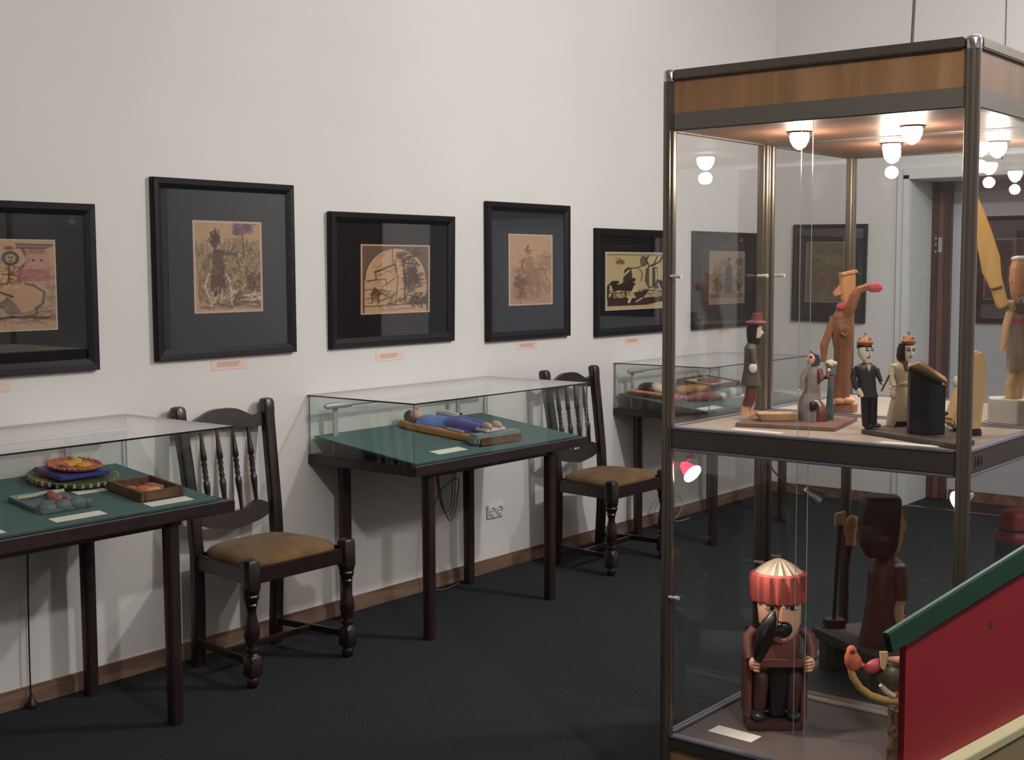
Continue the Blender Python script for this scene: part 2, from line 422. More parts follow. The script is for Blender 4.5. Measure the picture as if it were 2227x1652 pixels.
def art_rider():
    c = Can(120, 150, (178, 144, 108), 5)
    c.scrib(.4, .97, .1, .75, 420, .05, .010, (104, 82, 56), .55, 1.2, .9); c.scrib(.05, .97, .06, .2, 120, .09, .012, (98, 74, 66), .5, 0, .2)
    c.scrib(.05, .3, .1, .65, 90, .1, .014, (112, 98, 74), .5, 1.5, .2)
    c.ell(.7, .93, .14, .07, (128, 98, 104), .9); c.ell(.62, .88, .06, .04, (104, 72, 74), .9); c.scrib(.58, .84, .86, .98, 60, .03, .01, (96, 66, 70), .7)
    c.line([(.7, .86), (.72, .75), (.72, .6)], .02, (92, 70, 52), .8); c.poly([(.56, .8), (.66, .83), (.7, .78), (.7, .68), (.56, .68)], (140, 112, 78), .8)
    c.poly([(.28, .68), (.34, .7), (.42, .66), (.44, .5), (.42, .4), (.46, .28), (.44, .2), (.24, .2), (.24, .35), (.27, .5)], (112, 78, 64), .95)
    c.poly([(.25, .4), (.42, .42), (.46, .26), (.4, .2), (.26, .2), (.23, .3)], (98, 58, 50), .95)
    c.scrib(.28, .44, .2, .66, 70, .05, .010, (78, 50, 42), .6, 1.2, .6); c.ell(.31, .76, .06, .055, (92, 60, 54), .95); c.ell(.34, .82, .05, .035, (96, 64, 58), .9); c.ell(.38, .735, .04, .042, (168, 130, 100), .95); c.ell(.39, .74, .007, .006, DK); c.line([(.405, .73), (.415, .72)], .006, DK); c.scrib(.24, .38, .74, .86, 30, .03, .012, (70, 44, 40), .8, 1.8, .5); c.line([(.3, .7), (.33, .66)], .02, DK)
    c.line([(.42, .66), (.52, .64), (.6, .64), (.62, .62)], .02, (92, 66, 50), .9); c.ell(.55, .56, .055, .06, (160, 132, 96), .9, 0, .35); c.line([(.52, .64), (.58, .74)], .008, DK)
    c.line([(.22, .42), (.16, .3), (.2, .2)], .025, (196, 172, 140)); c.line([(.46, .42), (.52, .34), (.52, .25), (.6, .22)], .022, (200, 176, 142))
    c.line([(.2, .2), (.26, .12), (.24, .08)], .02, (188, 164, 136)); c.line([(.3, .2), (.4, .1)], .03, DK, .8); c.scrib(.2, .55, .08, .22, 40, .05, .012, (200, 176, 140), .7, 1, .7)
    c.scrib(.7, .97, .12, .2, 14, .08, .012, (206, 182, 140), .9, 0, .1); c.scrib(.75, .97, .25, .42, 60, .04, .014, (88, 54, 46), .6)
    c.scrib(.1, .95, .1, .7, 160, .03, .007, (72, 56, 42), .55, 1.2, 1.2); return c.border(.03, (190, 164, 146)).grain(5)
def art_arch():
    c = Can(120, 126, (186, 150, 112), 8)
    f = (104, 82, 64)
    c.put(((c.v > .5) & (((c.u-.5)/.44)**2+((c.v-.5)/.45)**2 > 1)).astype(float), f); c.put(((c.u < .06)|(c.u > .94)).astype(float), f)
    c.line([(.06+.0, .5)]+[(.5-.44*math.cos(t), .5+.45*math.sin(t)) for t in np.linspace(0, math.pi, 24)], .012, (60, 44, 38))
    c.line([(.2, .6), (.55, .74), (.72, .82)], .022, (74, 50, 40)); c.line([(.2, .6), (.22, .5), (.1, .47)], .012, DK)
    for q in ([(.08, .48), (.35, .5), (.36, .42), (.48, .52)], [(.08, .22), (.3, .3), (.42, .33)], [(.6, .78), (.62, .5), (.55, .2)], [(.45, .96), (.44, .8), (.5, .6)], [(.62, .6), (.78, .46), (.94, .44)], [(.3, .3), (.44, .22), (.38, .14), (.5, .12)], [(.06, .35), (.15, .36), (.35, .34)]):
        c.line(q, .012, (70, 48, 38), .9)
    c.poly([(.48, .8), (.56, .86), (.6, .7), (.64, .4), (.62, .18), (.5, .18), (.55, .4)], (190, 152, 114)); c.line([(.48, .8), (.52, .5), (.5, .18)], .01, DK); c.line([(.6, .8), (.62, .45), (.62, .18)], .018, DK)
    c.ell(.55, .84, .06, .05, (104, 76, 60), .8); c.scrib(.5, .8, .7, .9, 50, .05, .012, (66, 46, 38), .8); c.scrib(.62, .82, .35, .65, 90, .05, .016, (64, 44, 38), .8, 1.2, .8)
    c.ell(.7, .42, .09, .12, (80, 58, 46), .5); c.poly([(.16, .2), (.16, .32), (.2, .38), (.25, .32), (.25, .16)], (150, 116, 88)); c.line([(.16, .16), (.16, .32), (.2, .38), (.25, .32), (.25, .15)], .014, (66, 44, 38)); c.ell(.2, .33, .03, .03, (96, 68, 52))
    c.ell(.2, .14, .06, .02, (214, 190, 150)); c.scrib(.1, .9, .12, .3, 60, .08, .01, (76, 54, 42), .7, .2, .5); c.scrib(.15, .9, .4, .92, 50, .07, .009, (100, 74, 56), .6, .1, .4); c.scrib(.7, .93, .14, .26, 40, .05, .018, (62, 42, 36), .8)
    c.line([(.05, .12), (.95, .14)], .012, (70, 48, 38)); c.line([(.28, .055), (.5, .065)], .009, DK, .8); c.line([(.52, .065), (.78, .075)], .009, DK, .8)
    return c.border(.02, (196, 162, 138)).grain(4)
def art_lancer():
    c = Can(90, 140, (184, 148, 116), 11)
    k = (134, 100, 74)
    c.put(np.clip((.55-c.v), 0, 1)*.9, (160, 126, 98)); c.scrib(.08, .92, .08, .5, 260, .05, .009, k, .5, 1.3, 1); c.scrib(.5, .95, .45, .7, 60, .08, .01, k, .5, .1, .3)
    c.poly([(.34, .5), (.38, .66), (.5, .7), (.56, .62), (.54, .46), (.5, .3), (.4, .3)], (150, 112, 88), .8); c.line([(.36, .66), (.3, .56), (.34, .46)], .02, (110, 78, 58), .9)
    c.ell(.44, .74, .05, .035, (150, 114, 86), 1); c.line([(.36, .76), (.44, .84), (.42, .76)], .014, (104, 74, 56), .9); c.line([(.4, .77), (.52, .77)], .014, (110, 76, 58)); c.line([(.24, .6), (.3, .64), (.28, .52), (.36, .46)], .016, k)
    c.poly([(.4, .46), (.62, .5), (.72, .42), (.72, .3), (.6, .28), (.44, .3)], (146, 112, 86), .8); c.line([(.6, .5), (.78, .52), (.82, .44)], .018, k); 
    for u in (.46, .52, .64, .7): c.line([(u, .32), (u+.02, .16)], .016, k)
    c.scrib(.1, .35, .1, .4, 90, .06, .012, (112, 82, 60), .6); c.line([(.1, .9), (.4, .55)], .006, k, .5)
    return c.border(.018, (198, 172, 150)).grain(4)
def art_duel():
    c = Can(130, 118, (188, 168, 122), 15)
    k = (50, 38, 34)
    c.put((c.v > .93).astype(float)*.6, (120, 104, 80)); c.poly([(.04, .08), (.7, .08), (.96, .14), (.96, .22), (.5, .2), (.04, .22)], (66, 48, 42))
    c.line([(.03, .22), (.05, .4), (.12, .48), (.2, .48)], .05, k); c.poly([(.1, .48), (.22, .44), (.3, .48), (.36, .5), (.48, .46), (.5, .38), (.44, .32), (.2, .34), (.12, .3)], k); c.line([(.13, .34), (.1, .2)], .035, k); c.line([(.32, .34), (.33, .2)], .025, k); c.line([(.08, .42), (.13, .3)], .03, (186, 164, 124))
    c.poly([(.28, .46), (.3, .68), (.36, .74), (.42, .7), (.44, .5)], (72, 52, 44)); c.line([(.2, .62), (.3, .6), (.38, .68)], .035, (190, 168, 128)); c.ell(.24, .82, .07, .045, (128, 84, 62)); c.line([(.23, .78), (.24, .7)], .04, (180, 158, 122))
    c.line([(.36, .72), (.5, .72), (.6, .76)], .016, k); c.ell(.62, .84, .06, .09, (88, 74, 60)); c.ell(.62, .84, .04, .06, (130, 112, 88), .6)
    c.line([(.55, .7), (.6, .62), (.58, .5)], .03, (130, 112, 86)); c.poly([(.7, .9), (.76, .94), (.84, .9), (.84, .8), (.76, .76), (.7, .82)], (196, 180, 140)); c.line([(.7, .93), (.66, .86), (.7, .78)], .025, k); c.line([(.94, .92), (.9, .84), (.8, .78), (.7, .74)], .03, k); c.line([(.85, .92), (.8, .8)], .03, (80, 64, 52))
    c.poly([(.66, .72), (.86, .74), (.86, .4), (.7, .36), (.64, .5)], (92, 76, 62)); c.line([(.74, .72), (.74, .42)], .06, (190, 172, 134)); c.line([(.83, .7), (.84, .4)], .03, (186, 168, 130))
    c.poly([(.84, .52), (.94, .5), (.98, .38), (.95, .22), (.9, .36), (.8, .36)], k, .9); c.line([(.87, .44), (.93, .3)], .03, (196, 178, 138)); c.line([(.95, .26), (.93, .14)], .03, k)
    c.line([(.38, .14), (.44, .3), (.48, .4)], .05, (196, 178, 140)); c.line([(.48, .36), (.56, .22)], .05, (196, 178, 140)); c.line([(.4, .48), (.46, .52)], .06, k); c.poly([(.46, .3), (.52, .16), (.62, .2), (.72, .36), (.6, .32)], k, .9); c.line([(.5, .14), (.6, .2)], .025, (200, 182, 144))
    c.line([(.06, .3), (.4, .3)], .014, k); c.line([(.6, .34), (.95, .3)], .012, k); c.scrib(.05, .95, .22, .34, 40, .05, .01, k, .7, 0, .4); c.line([(.15, .885), (.25, .88)], .008, k)
    return c.border(.03, (194, 178, 150)).grain(4)
def art_speaker():
    c = Can(80, 110, (156, 134, 114), 19)
    k = (62, 50, 46)
    c.scrib(.06, .94, .2, .75, 260, .06, .012, (96, 80, 68), .45, 1.4, .6); c.put((c.v < .2).astype(float)*.7, (96, 74, 60)); c.put((c.v < .12).astype(float)*.9, (150, 126, 106))
    c.poly([(.42, .2), (.46, .7), (.54, .78), (.62, .7), (.66, .2)], k, .9); c.ell(.55, .84, .045, .04, (80, 62, 54)); c.line([(.52, .76), (.4, .8), (.36, .78)], .02, k); c.ell(.82, .8, .1, .07, (86, 76, 64), .6); c.scrib(.1, .9, .2, .4, 70, .06, .02, k, .5, 1.5, .3)
    return c.border(.022, (168, 156, 142)).grain(4)
def art_glass_haze():  # glass reflection put into the print as faint, low-contrast tones
    c = Can(90, 130, (112, 104, 84), 23)
    c.scrib(.05, .95, .05, .95, 380, .05, .012, (134, 124, 92), .5); c.scrib(.1, .9, .1, .9, 160, .06, .012, (86, 78, 66), .4); c.ell(.35, .35, .2, .12, (134, 88, 74), .45); c.ell(.6, .7, .2, .1, (150, 136, 98), .4)
    return c.border(.018, (172, 162, 140)).grain(4)
def art_dim():
    c = Can(110, 90, (74, 66, 60), 29)
    c.scrib(.05, .95, .05, .6, 200, .08, .016, (94, 80, 70), .4); c.scrib(.1, .9, .4, .9, 60, .1, .02, (56, 50, 50), .5)
    for u in (.25, .4, .55, .75): c.ell(u, .62, .05, .08, (98, 82, 70), .5)
    return c.border(.022, (130, 122, 116)).grain(3)

def picture(label, y0, y1, z0, z1, fw, mat_m, art, py0, py1, pz0, pz1, group, X=.0, axis='x', tilt=0):
    """framed print; axis 'x': hangs on the left wall (faces +X); axis 'y': on a wall facing -Y.  local: x along the wall, -y out of the wall"""
    cy = (y0+y1)/2; wd = y1-y0; ht = z1-z0
    if axis == 'x': t = thing('framed_print', label, 'picture', (.004, cy, (z0+z1)/2), R(90))
    else: t = thing('framed_print', label, 'picture', (cy, X-.004, (z0+z1)/2), 0)
    t['group'] = group
    t.rotation_euler[1] = 0
    d = .026
    def sgn(a): return a
    # local: x = along wall (for axis x: +x = +Y world), y negative = out of wall
    b = MB()
    a0, a1, c0, c1 = -wd/2, wd/2, -ht/2, ht/2
    def rail(p):  # bevelled frame rail made of mitred profile
        b.add(*p)
    prof = [(0, 0), (0, -d*.8), (.004, -d), (fw*.55, -d*.92), (fw, -d*.55), (fw, 0)]
    ring = []
    for (i, (ix, iy)) in enumerate(prof):
        ring.append([(a0+ix, iy, c0+ix), (a1-ix, iy, c0+ix), (a1-ix, iy, c1-ix), (a0+ix, iy, c1-ix)])
    n = len(prof); vs = [p for r in ring for p in r]; fs = []
    for i in range(n):
        j = (i+1) % n
        for k in range(4):
            k2 = (k+1) % 4; fs.append((i*4+k, i*4+k2, j*4+k2, j*4+k))
    b.add(vs, fs)
    obj('frame', b, frame_m, t)
    obj('mat_board', MB().box(a0+fw*.9, a1-fw*.9, -.007, -.003, c0+fw*.9, c1-fw*.9), mat_m, t)
    pw, ph = py1-py0, pz1-pz0; pc = ((py0+py1)/2-cy, (pz0+pz1)/2-(z0+z1)/2)
    print_mesh('print', art, pw, ph, t, (pc[0], -.0085, pc[1]))
    obj('glass_pane', MB().box(a0+fw*.85, a1-fw*.85, -.0135, -.0115, c0+fw*.85, c1-fw*.85), picglass, t)
    if tilt: t.rotation_euler = (0, R(tilt), t.rotation_euler[2]) if axis == 'y' else (R(-tilt), 0, R(90))
    return t
G = 'black framed prints along the walls'
picture('black framed print of a centaur with raised arms, at the left edge', 2.13, 2.862, 1.224, 1.85, .044, boardb_m, art_centaur(), 2.30, 2.697, 1.383, 1.714, G)
picture('tall black framed print of a plumed rider, largest on the left wall', 3.123, 3.856, 1.240, 1.967, .042, board_m, art_rider(), 3.319, 3.68, 1.423, 1.803, G)
picture('square black framed print with an arched scene and slanting beam, above the middle table case', 4.066, 4.915, 1.240, 1.862, .045, boardb_m, art_arch(), 4.268, 4.743, 1.39, 1.717, G, tilt=-1.0)
picture('narrow upright black framed print of a faint lancer, between the arched scene and the duel', 5.173, 5.898, 1.223, 1.949, .045, board_m, art_lancer(), 5.362, 5.749, 1.404, 1.785, G)
picture('black framed print of two dark horsemen, partly behind the left post of the showcase', 6.155, 6.955, 1.206, 1.832, .045, boardb_m, art_duel(), 6.26, 6.92, 1.353, 1.697, G)
picture('small framed print of a standing dark speaker, seen through the showcase', 7.243, 8.100, 1.203, 1.837, .03, board_m, art_speaker(), 7.459, 7.934, 1.36, 1.711, G)
picture('dark framed greenish print on the back wall beside the room corner', .162, .704, 1.226, 1.895, .028, board_m, art_glass_haze(), .26, .60, 1.36, 1.775, G, X=YB, axis='y', tilt=.8)
picture('wide dim framed print in the next room beyond the opening, at the right edge', 1.305, 2.15, 1.225, 1.935, .03, board_m, art_dim(), 1.345, 2.11, 1.38, 1.787, G, X=YN, axis='y')
# peach caption cards
def card(y0, y1, z0, z1, label):
    t = thing('caption_card', label, 'label', (0, (y0+y1)/2, (z0+z1)/2), 0, 'peach caption cards under the prints')
    h, w2 = (z1-z0)/2, (y1-y0)/2
    obj('sheet', MB().box(.0005, .0016, -w2, w2, -h, h), peach_m, t)
    b = MB()
    for q in (.45, .1, -.25): b.box(.0016, .0019, -w2*.7, w2*(.55+.2*q), h*q-.0018, h*q+.0018)
    obj('lettering', b, ink_m, t)
card(2.30, 2.505, 1.167, 1.208, 'peach caption card under the centaur print at the left edge')
card(3.407, 3.593, 1.184, 1.225, 'peach caption card under the plumed rider print')
card(4.372, 4.556, 1.166, 1.207, 'peach caption card under the arched scene print')
card(5.445, 5.623, 1.167, 1.204, 'peach caption card under the faint lancer print')
card(6.481, 6.652, 1.146, 1.182, 'peach caption card under the print of two fighting horsemen')
card(7.591, 7.764, 1.160, 1.200, 'peach caption card under the speaker print, seen through the showcase')

# wall socket
t = thing('wall_socket', 'white double power socket low on the left wall behind the middle table case', 'socket', (0, 5.247, .322))
obj('plate', MB().box(0, .012, -.066, .066, -.037, .037), plast, t, bevel=.004)
for s in (-.030, .030):
    c = MB()
    c.rings([[(x, s+r*math.cos(a), r*math.sin(a)) for a in [2*math.pi*k/20 for k in range(20)]] for x, r in ((.0125, .027), (.018, .026), (.018, .021), (.0125, .020))], caps=False)
    o = obj('socket_rim', c, plast, t, smooth=True)
    for q in (-.009, .009): obj('pin_hole', MB().tube([(.0115, s+q, 0), (.0135, s+q, 0)], .0035, 8), black_m, o)
    for zc in (.0145, -.020): obj('earth_clip', MB().box(.0125, .0165, s-.003, s+.003, zc, zc+.0055), black_m, o)

# ------------------------------------------------------------------ table display cases
TZ = .775
def pane(parent, x0, x1, y0, y1, z0, z1, gm=None, em=None):
    """glass sheet; its narrow sides take the edge material"""
    d = [x1-x0, y1-y0, z1-z0]; ax = d.index(min(d))
    b = MB(); b.box(x0, x1, y0, y1, z0, z1)
    # faces order: x0, x1, y0, y1, z0, z1
    b.mi = [0 if i//2 == ax else (1 if (ax == 2 or i//2 == 2) else 2) for i in range(6)]  # edge light painted in: level edges dark by default, upright ones pale
    return obj('glass_pane', b, [gm or caseglass, em or edge_m, edgel_m], parent)
BD = []
def board_z(x): return .787 + (.63-x)*.115
def table_case(y0, label, board_off=(.025, .06)):
    y1 = y0+1.25
    t = thing('table_display_case', label, 'display case', (0, y0, 0), 0, 'glass topped table cases along the left wall')
    L = 1.25
    obj('tabletop', MB().box(.004, .66, 0, L, TZ-.042, TZ), tab_m, t, bevel=.003)
    for xa in (.05, .585): obj('apron', MB().box(xa, xa+.025, .12, L-.2, TZ-.066, TZ-.042), tab_m, t)
    for x in (.085, .600):
        for yy in (.145, 1.01):
            obj('leg', MB().loft([(x, yy, 0, .024, .024), (x, yy, TZ-.044, .026, .026)], 16, 3.2), leg_m, t, smooth=True)
    zt = 1.043; e = .006; g = .003
    pane(t, .655-e, .655, g, L-g, TZ, zt-e); pane(t, .008, .008+e, g, L-g, TZ, zt-e)
    pane(t, .008+e, .655-e, g, g+e, TZ, zt-e, em=edgel_m); pane(t, .008+e, .655-e, L-g-e, L-g, TZ, zt-e, em=edgel_m)
    pane(t, .006, .657, 0, L, zt-e, zt)
    obj('pale_strip', MB().box(.655, .6585, .01, L-.01, TZ, TZ+.0035), alul, t)  # thin pale strip along the front foot of the glass
    # tilted felt board on wedges
    a, c = board_off
    b = MB(); xa, xb = .022, .642
    for yy in (a, L-c):
        b.add([], [])
    v = [(xa, a, board_z(xa)-.007), (xb, a, board_z(xb)-.007), (xb, L-c, board_z(xb)-.007), (xa, L-c, board_z(xa)-.007),
         (xa, a, board_z(xa)), (xb, a, board_z(xb)), (xb, L-c, board_z(xb)), (xa, L-c, board_z(xa))]
    b.add(v, [(3, 2, 1, 0), (0, 1, 5, 4), (1, 2, 6, 5), (2, 3, 7, 6), (3, 0, 4, 7)], 1); b.add(v, [(4, 5, 6, 7)], 0)
    obj('felt_board', b, [felt_m, felte_m], t)
    for yy in (a+.12, L-c-.12):
        w_ = MB(); w_.prism([(.05, TZ), (.5, TZ), (.5, board_z(.5)-.008), (.05, board_z(.05)-.008)], yy-.02, yy+.02)
        obj('wedge', w_, tab_m, t)
    # lamp bar on two posts at the back
    for yy in (.115, .96):
        obj('lamp_post', MB().box(.058, .066, yy-.013, yy+.013, TZ, .985), steel, t)
    obj('lamp_tube', MB().tube([(.085, .03, .992), (.085, .05, .992), (.085, .19, .992)], [.008, .0145, .0145], 14).tube([(.085, .19, .992), (.085, L-.19, .992)], .008, 12).tube([(.085, L-.19, .992), (.085, L-.05, .992)], .0145, 14), steel, t, smooth=True)
    return t
table_case(1.73, 'glass topped table case cut by the left edge, holding a round clay plate')
table_case(3.93, 'glass topped table case between the two chairs, holding a long reclining figure')
table_case(6.36, 'farthest glass topped table case, partly behind the showcase, holding several reliefs')

# paper labels lying on the felt boards: (x0,x1,y0,y1)
def flabel(x0, x1, y0, y1, label):
    b = MB(); v = []
    for dz in (.0006, .0016):
        for x, y in ((x0, y0), (x1, y0), (x1, y1), (x0, y1)): v.append((x, y, board_z(x)+dz))
    b.add(v, [(3, 2, 1, 0), (4, 5, 6, 7), (0, 1, 5, 4), (1, 2, 6, 5), (2, 3, 7, 6), (3, 0, 4, 7)])
    tag(obj('paper_label', b, paper_m), label, 'label', 'white paper labels in the table cases')
flabel(.552, .600, 2.30, 2.49, 'white paper label in front of the grey clay landscape relief')
flabel(.302, .345, 2.545, 2.665, 'white paper label in front of the green rimmed clay dish')
flabel(.556, .607, 2.66, 2.84, 'white paper label in front of the brown wooden tray')
flabel(.574, .612, 1.95, 2.12, 'white paper label at the left edge of the photo, on green felt')
flabel(.512, .572, 4.178, 4.372, 'white paper label beside the feet of the reclining figure')
flabel(.535, .60, 6.41, 6.62, 'white paper label near the front corner of the farthest table case')
flabel(.40, .455, 7.02, 7.2, 'white paper label behind the green bottle in the farthest table case')

# ------------------------------------------------------------------ contents of the left case
def dome_mat(n, rgb, **k): return mat(n, rgb, k.pop('rough', .5), **k)
m_greenclay = mat('green_glazed_clay', (74, 84, 52), .45, var=.3, scale=30)
m_bluecl = mat('blue_glazed_clay', (56, 66, 130), .4, var=.15, scale=20)
m_orange = mat('orange_clay', (196, 104, 70), .5, var=.15, scale=30)
m_yellow = mat('yellow_clay', (214, 164, 62), .5, var=.12, scale=30)
m_greyb = mat('grey_blue_clay', (92, 104, 104), .6, var=.25, scale=25)
m_pinkcl = mat('pink_clay', (158, 92, 84), .6, var=.15, scale=30)
m_lblue = mat('light_blue_glaze', (128, 152, 184), .45, var=.15, scale=20)
m_spot = mat('cream_clay', (190, 180, 140), .6, var=.1)
m_brownw = wood('carved_brown_wood', (82, 56, 38), (116, 80, 52), .55, 5, (1, 1, 1))
TILT = math.atan(.115)
def on_board(name, label, cat, x, y, group=None, rz=0):
    t = thing(name, label, cat, (x, y, board_z(x)+.0012)); t.rotation_euler = (0, TILT, rz)
    if group: t['group'] = group
    return t
# ruffled dish
t = on_board('clay_dish', 'green ruffled clay dish with cream notches, under the blue slab in the left table case', 'dish', .175, 2.635)
obj('dish_body', MB().lathe([(.05, 0), (.125, .002), (.150, .012), (.157, .024), (.148, .028), (.12, .020), (.04, .018)], n=48, flute=1, fa=.035), m_greenclay, t, smooth=True, angle=60)
for k in range(34):
    a = 2*math.pi*k/34
    obj('rim_notch', MB().ell((.154*math.cos(a), .154*math.sin(a), .019), (.008, .006, .009), 8, 6), m_spot, t, smooth=True)
t2 = on_board('blue_slab', 'square blue glazed slab lying on the green ruffled dish', 'slab', .17, 2.635)
t2.location.z += .0285
obj('slab', MB().box(-.088, .088, -.105, .105, 0, .016), m_bluecl, t2, bevel=.005)
t3 = on_board('clay_plate', 'round orange clay plate with a yellow relief and braided rim, top of the pile', 'plate', .168, 2.645)
t3.location.z += .046
obj('plate_disc', MB().lathe([(.02, 0), (.075, .001), (.092, .008), (.094, .014), (.08, .012), (.02, .010)], n=36), m_orange, t3, smooth=True)
for k in range(32):
    a = 2*math.pi*k/32
    obj('braid_bead', MB().ell((.092*math.cos(a), .092*math.sin(a), .0145), (.010, .0065, .0055), 8, 6, rot=Matrix.Rotation(a+1.1, 3, 'Z')), m_orange if k % 2 else m_pinkcl, t3, smooth=True)
obj('relief_figure', MB().ell((-.01, -.01, .014), (.03, .05, .010)).ell((-.035, .03, .016), (.018, .022, .010)).ell((.03, .02, .014), (.024, .03, .009)), m_yellow, t3, smooth=True)
obj('relief_cream_dab', MB().ell((-.05, .035, .022), (.008, .022, .005), rot=Matrix.Rotation(.6, 3, 'Z')), m_spot, t3, smooth=True)  # cream clay dab raised on the plate relief
obj('relief_spot', MB().ell((.01, -.045, .016), (.016, .018, .008)), m_pinkcl, t3, smooth=True)
# landscape relief
t = on_board('clay_relief', 'flat grey and blue clay landscape relief with a pink figure, left table case', 'relief', .40, 2.405)
obj('slab', MB().box(-.10, .105, -.10, .095, 0, .014), m_greyb, t, bevel=.003)
obj('sky_strip', MB().box(-.10, -.055, -.10, .09, .014, .019), m_lblue, t, bevel=.002)
obj('white_ridge', MB().tube([(-.06, -.09, .019), (-.05, -.04, .022), (-.062, .0, .022), (-.055, .05, .022), (-.07, .09, .02)], .006, 8), m_spot, t, smooth=True)
obj('hill', MB().ell((.075, -.06, .014), (.028, .035, .018)).ell((.085, -.01, .014), (.024, .034, .024)).ell((.088, .045, .014), (.022, .036, .026)).ell((.092, .08, .012), (.018, .018, .02)).ell((.04, -.03, .014), (.03, .03, .012)), m_greyb, t, smooth=True)
obj('pink_figure', MB().ell((.005, .01, .022), (.034, .024, .016)).ell((-.035, .02, .024), (.016, .014, .012)).ell((.04, .035, .02), (.02, .012, .012)), m_pinkcl, t, smooth=True)
# wooden tray
t = on_board('wooden_tray', 'brown wooden tray holding an orange clay relief, in the left table case', 'tray', .447, 2.752)
b = MB()
b.box(-.10, .10, -.093, -.075, 0, .034).box(-.10, .10, .075, .093, 0, .034).box(-.10, -.082, -.075, .075, 0, .034).box(.082, .10, -.075, .075, 0, .034)
obj('rim', b, m_brownw, t, bevel=.003); obj('tray_floor', MB().box(-.082, .082, -.075, .075, 0, .010), m_brownw, t)
obj('orange_relief', MB().ell((.02, -.02, .016), (.04, .034, .016)).ell((-.02, -.045, .015), (.03, .02, .012)), m_orange, t, smooth=True)
obj('yellow_relief', MB().ell((.045, .0, .018), (.022, .036, .013)), m_yellow, t, smooth=True)
obj('pink_relief', MB().ell((-.01, .03, .016), (.035, .03, .015)).ell((.0, .06, .014), (.02, .014, .010)), m_pinkcl, t, smooth=True)

# ------------------------------------------------------------------ reclining figure in the middle case
m_plank = wood('ochre_plank', (176, 126, 70), (200, 150, 92), .5, 3, (.2, 1, 1))
m_blue = mat('bright_blue_paint', (104, 136, 190), .5, var=.15, scale=20)
m_viol = mat('violet_blue_paint', (104, 100, 170), .5, var=.12, scale=20)
m_whitep = mat('white_paint', (206, 202, 204), .5, var=.06)
m_pink = mat('flesh_pink_paint', (206, 164, 142), .5, var=.08)
m_hair = mat('dark_hair_paint', (46, 26, 28), .45, var=.1)
m_stone = mat('grey_green_base', (124, 136, 132), .65, var=.2, scale=20)
m_redbr = mat('red_brown_paint', (96, 44, 38), .5, var=.12)
t = on_board('reclining_figure', 'long painted wooden figure in blue lying on an ochre plank, middle table case', 'figurine', .30, 4.58, rz=R(3))
# local x: from head (-) at the wall to feet (+)
obj('plank', MB().prism([(-.25, -.115), (-.16, -.135), (.21, -.10), (.235, .10), (.1, .11), (-.2, .06)], 0, .030, 'z'), m_plank, t, bevel=.006)
obj('foot_block', MB().prism([(.19, -.15), (.255, -.15), (.285, .17), (.21, .19)], 0, .05, 'z'), [m_stone], t, bevel=.012)
obj('foot_block_face', MB().prism([(.262, -.13), (.268, -.13), (.292, .15), (.286, .15)], .004, .040, 'z'), m_brownw, t, bevel=.002)
b = MB()
b.rings([[(x, yc+wy*math.cos(a), .030+max(0, hz*math.sin(a))) for a in [math.pi*k/10 for k in range(11)]] for x, yc, wy, hz in
         [(-.18, -.03, .03, .02), (-.15, -.03, .075, .035), (-.08, -.02, .08, .045), (0, -.01, .06, .045), (.03, 0, .066, .05), (.12, .0, .06, .045), (.2, .01, .05, .036)]], closed=False, caps=True)
obj('body', b, m_blue, t, smooth=True)
obj('trousers', MB().tube([(.0, -.035, .05), (.10, -.03, .055), (.20, -.03, .055)], [.034, .030, .024], 12).tube([(.0, .035, .05), (.1, .04, .055), (.2, .045, .055)], [.034, .03, .024], 12), m_viol, t, smooth=True)
obj('sash', MB().tube([(-.12, .02, .075), (-.06, .02, .08), (.0, .03, .08)], [.012, .02, .014], 8), m_whitep, t, smooth=True)
obj('cloth', MB().box(.02, .12, -.085, -.068, .032, .040).box(.17, .24, -.06, .09, .052, .066), m_whitep, t, bevel=.004)
obj('head', MB().ell((-.205, -.04, .055), (.034, .03, .03)), m_pink, t, smooth=True)
obj('hair', MB().ell((-.232, -.045, .046), (.028, .036, .03)).tube([(-.22, -.075, .03), (-.16, -.10, .03)], [.02, .012], 8), m_hair, t, smooth=True)
obj('nose', MB().ell((-.198, -.04, .088), (.010, .006, .008)), m_pink, t, smooth=True)
obj('boot', MB().ell((.215, -.03, .075), (.03, .018, .02)).ell((.215, .045, .075), (.03, .018, .02)), m_pink, t, smooth=True)
t.location.z += 0
# small dark object behind it
t = on_board('carved_bird', 'small dark carved piece lying behind the reclining figure', 'figurine', .10, 4.83)
obj('body', MB().ell((0, 0, .014), (.02, .045, .012)).ell((0, -.045, .02), (.012, .018, .010)), m_stone, t, smooth=True)
obj('head', MB().ell((0, .03, .03), (.010, .016, .006)), m_hair, t, smooth=True)

# ------------------------------------------------------------------ contents of the farthest case
m_crim = mat('crimson_cloth', (166, 44, 62), .8, var=.15, scale=14)
m_peachc = mat('peach_cloth', (206, 150, 116), .8, var=.1, scale=14)
m_ochre = mat('ochre_paint', (168, 116, 52), .55, var=.25, scale=24)
m_teal = mat('teal_glaze', (60, 122, 110), .35, var=.2, scale=22)
m_cream = mat('cream_paint', (212, 196, 168), .6, var=.06)
m_carmine = mat('dull_red_glaze', (140, 70, 74), .5, var=.15)
t = on_board('crimson_relief', 'crimson and peach cloth-like relief carrying a carved sleeping head, farthest table case', 'relief', .19, 6.54, rz=R(20))
obj('cloth', MB().prism([(-.16, -.09), (.15, -.11), (.17, .06), (.0, .16), (-.14, .12)], 0, .022, 'z'), m_crim, t, bevel=.008)
obj('hem', MB().tube([(-.15, -.09, .024), (.0, -.11, .028), (.14, -.10, .024)], .009, 8), m_peachc, t, smooth=True)
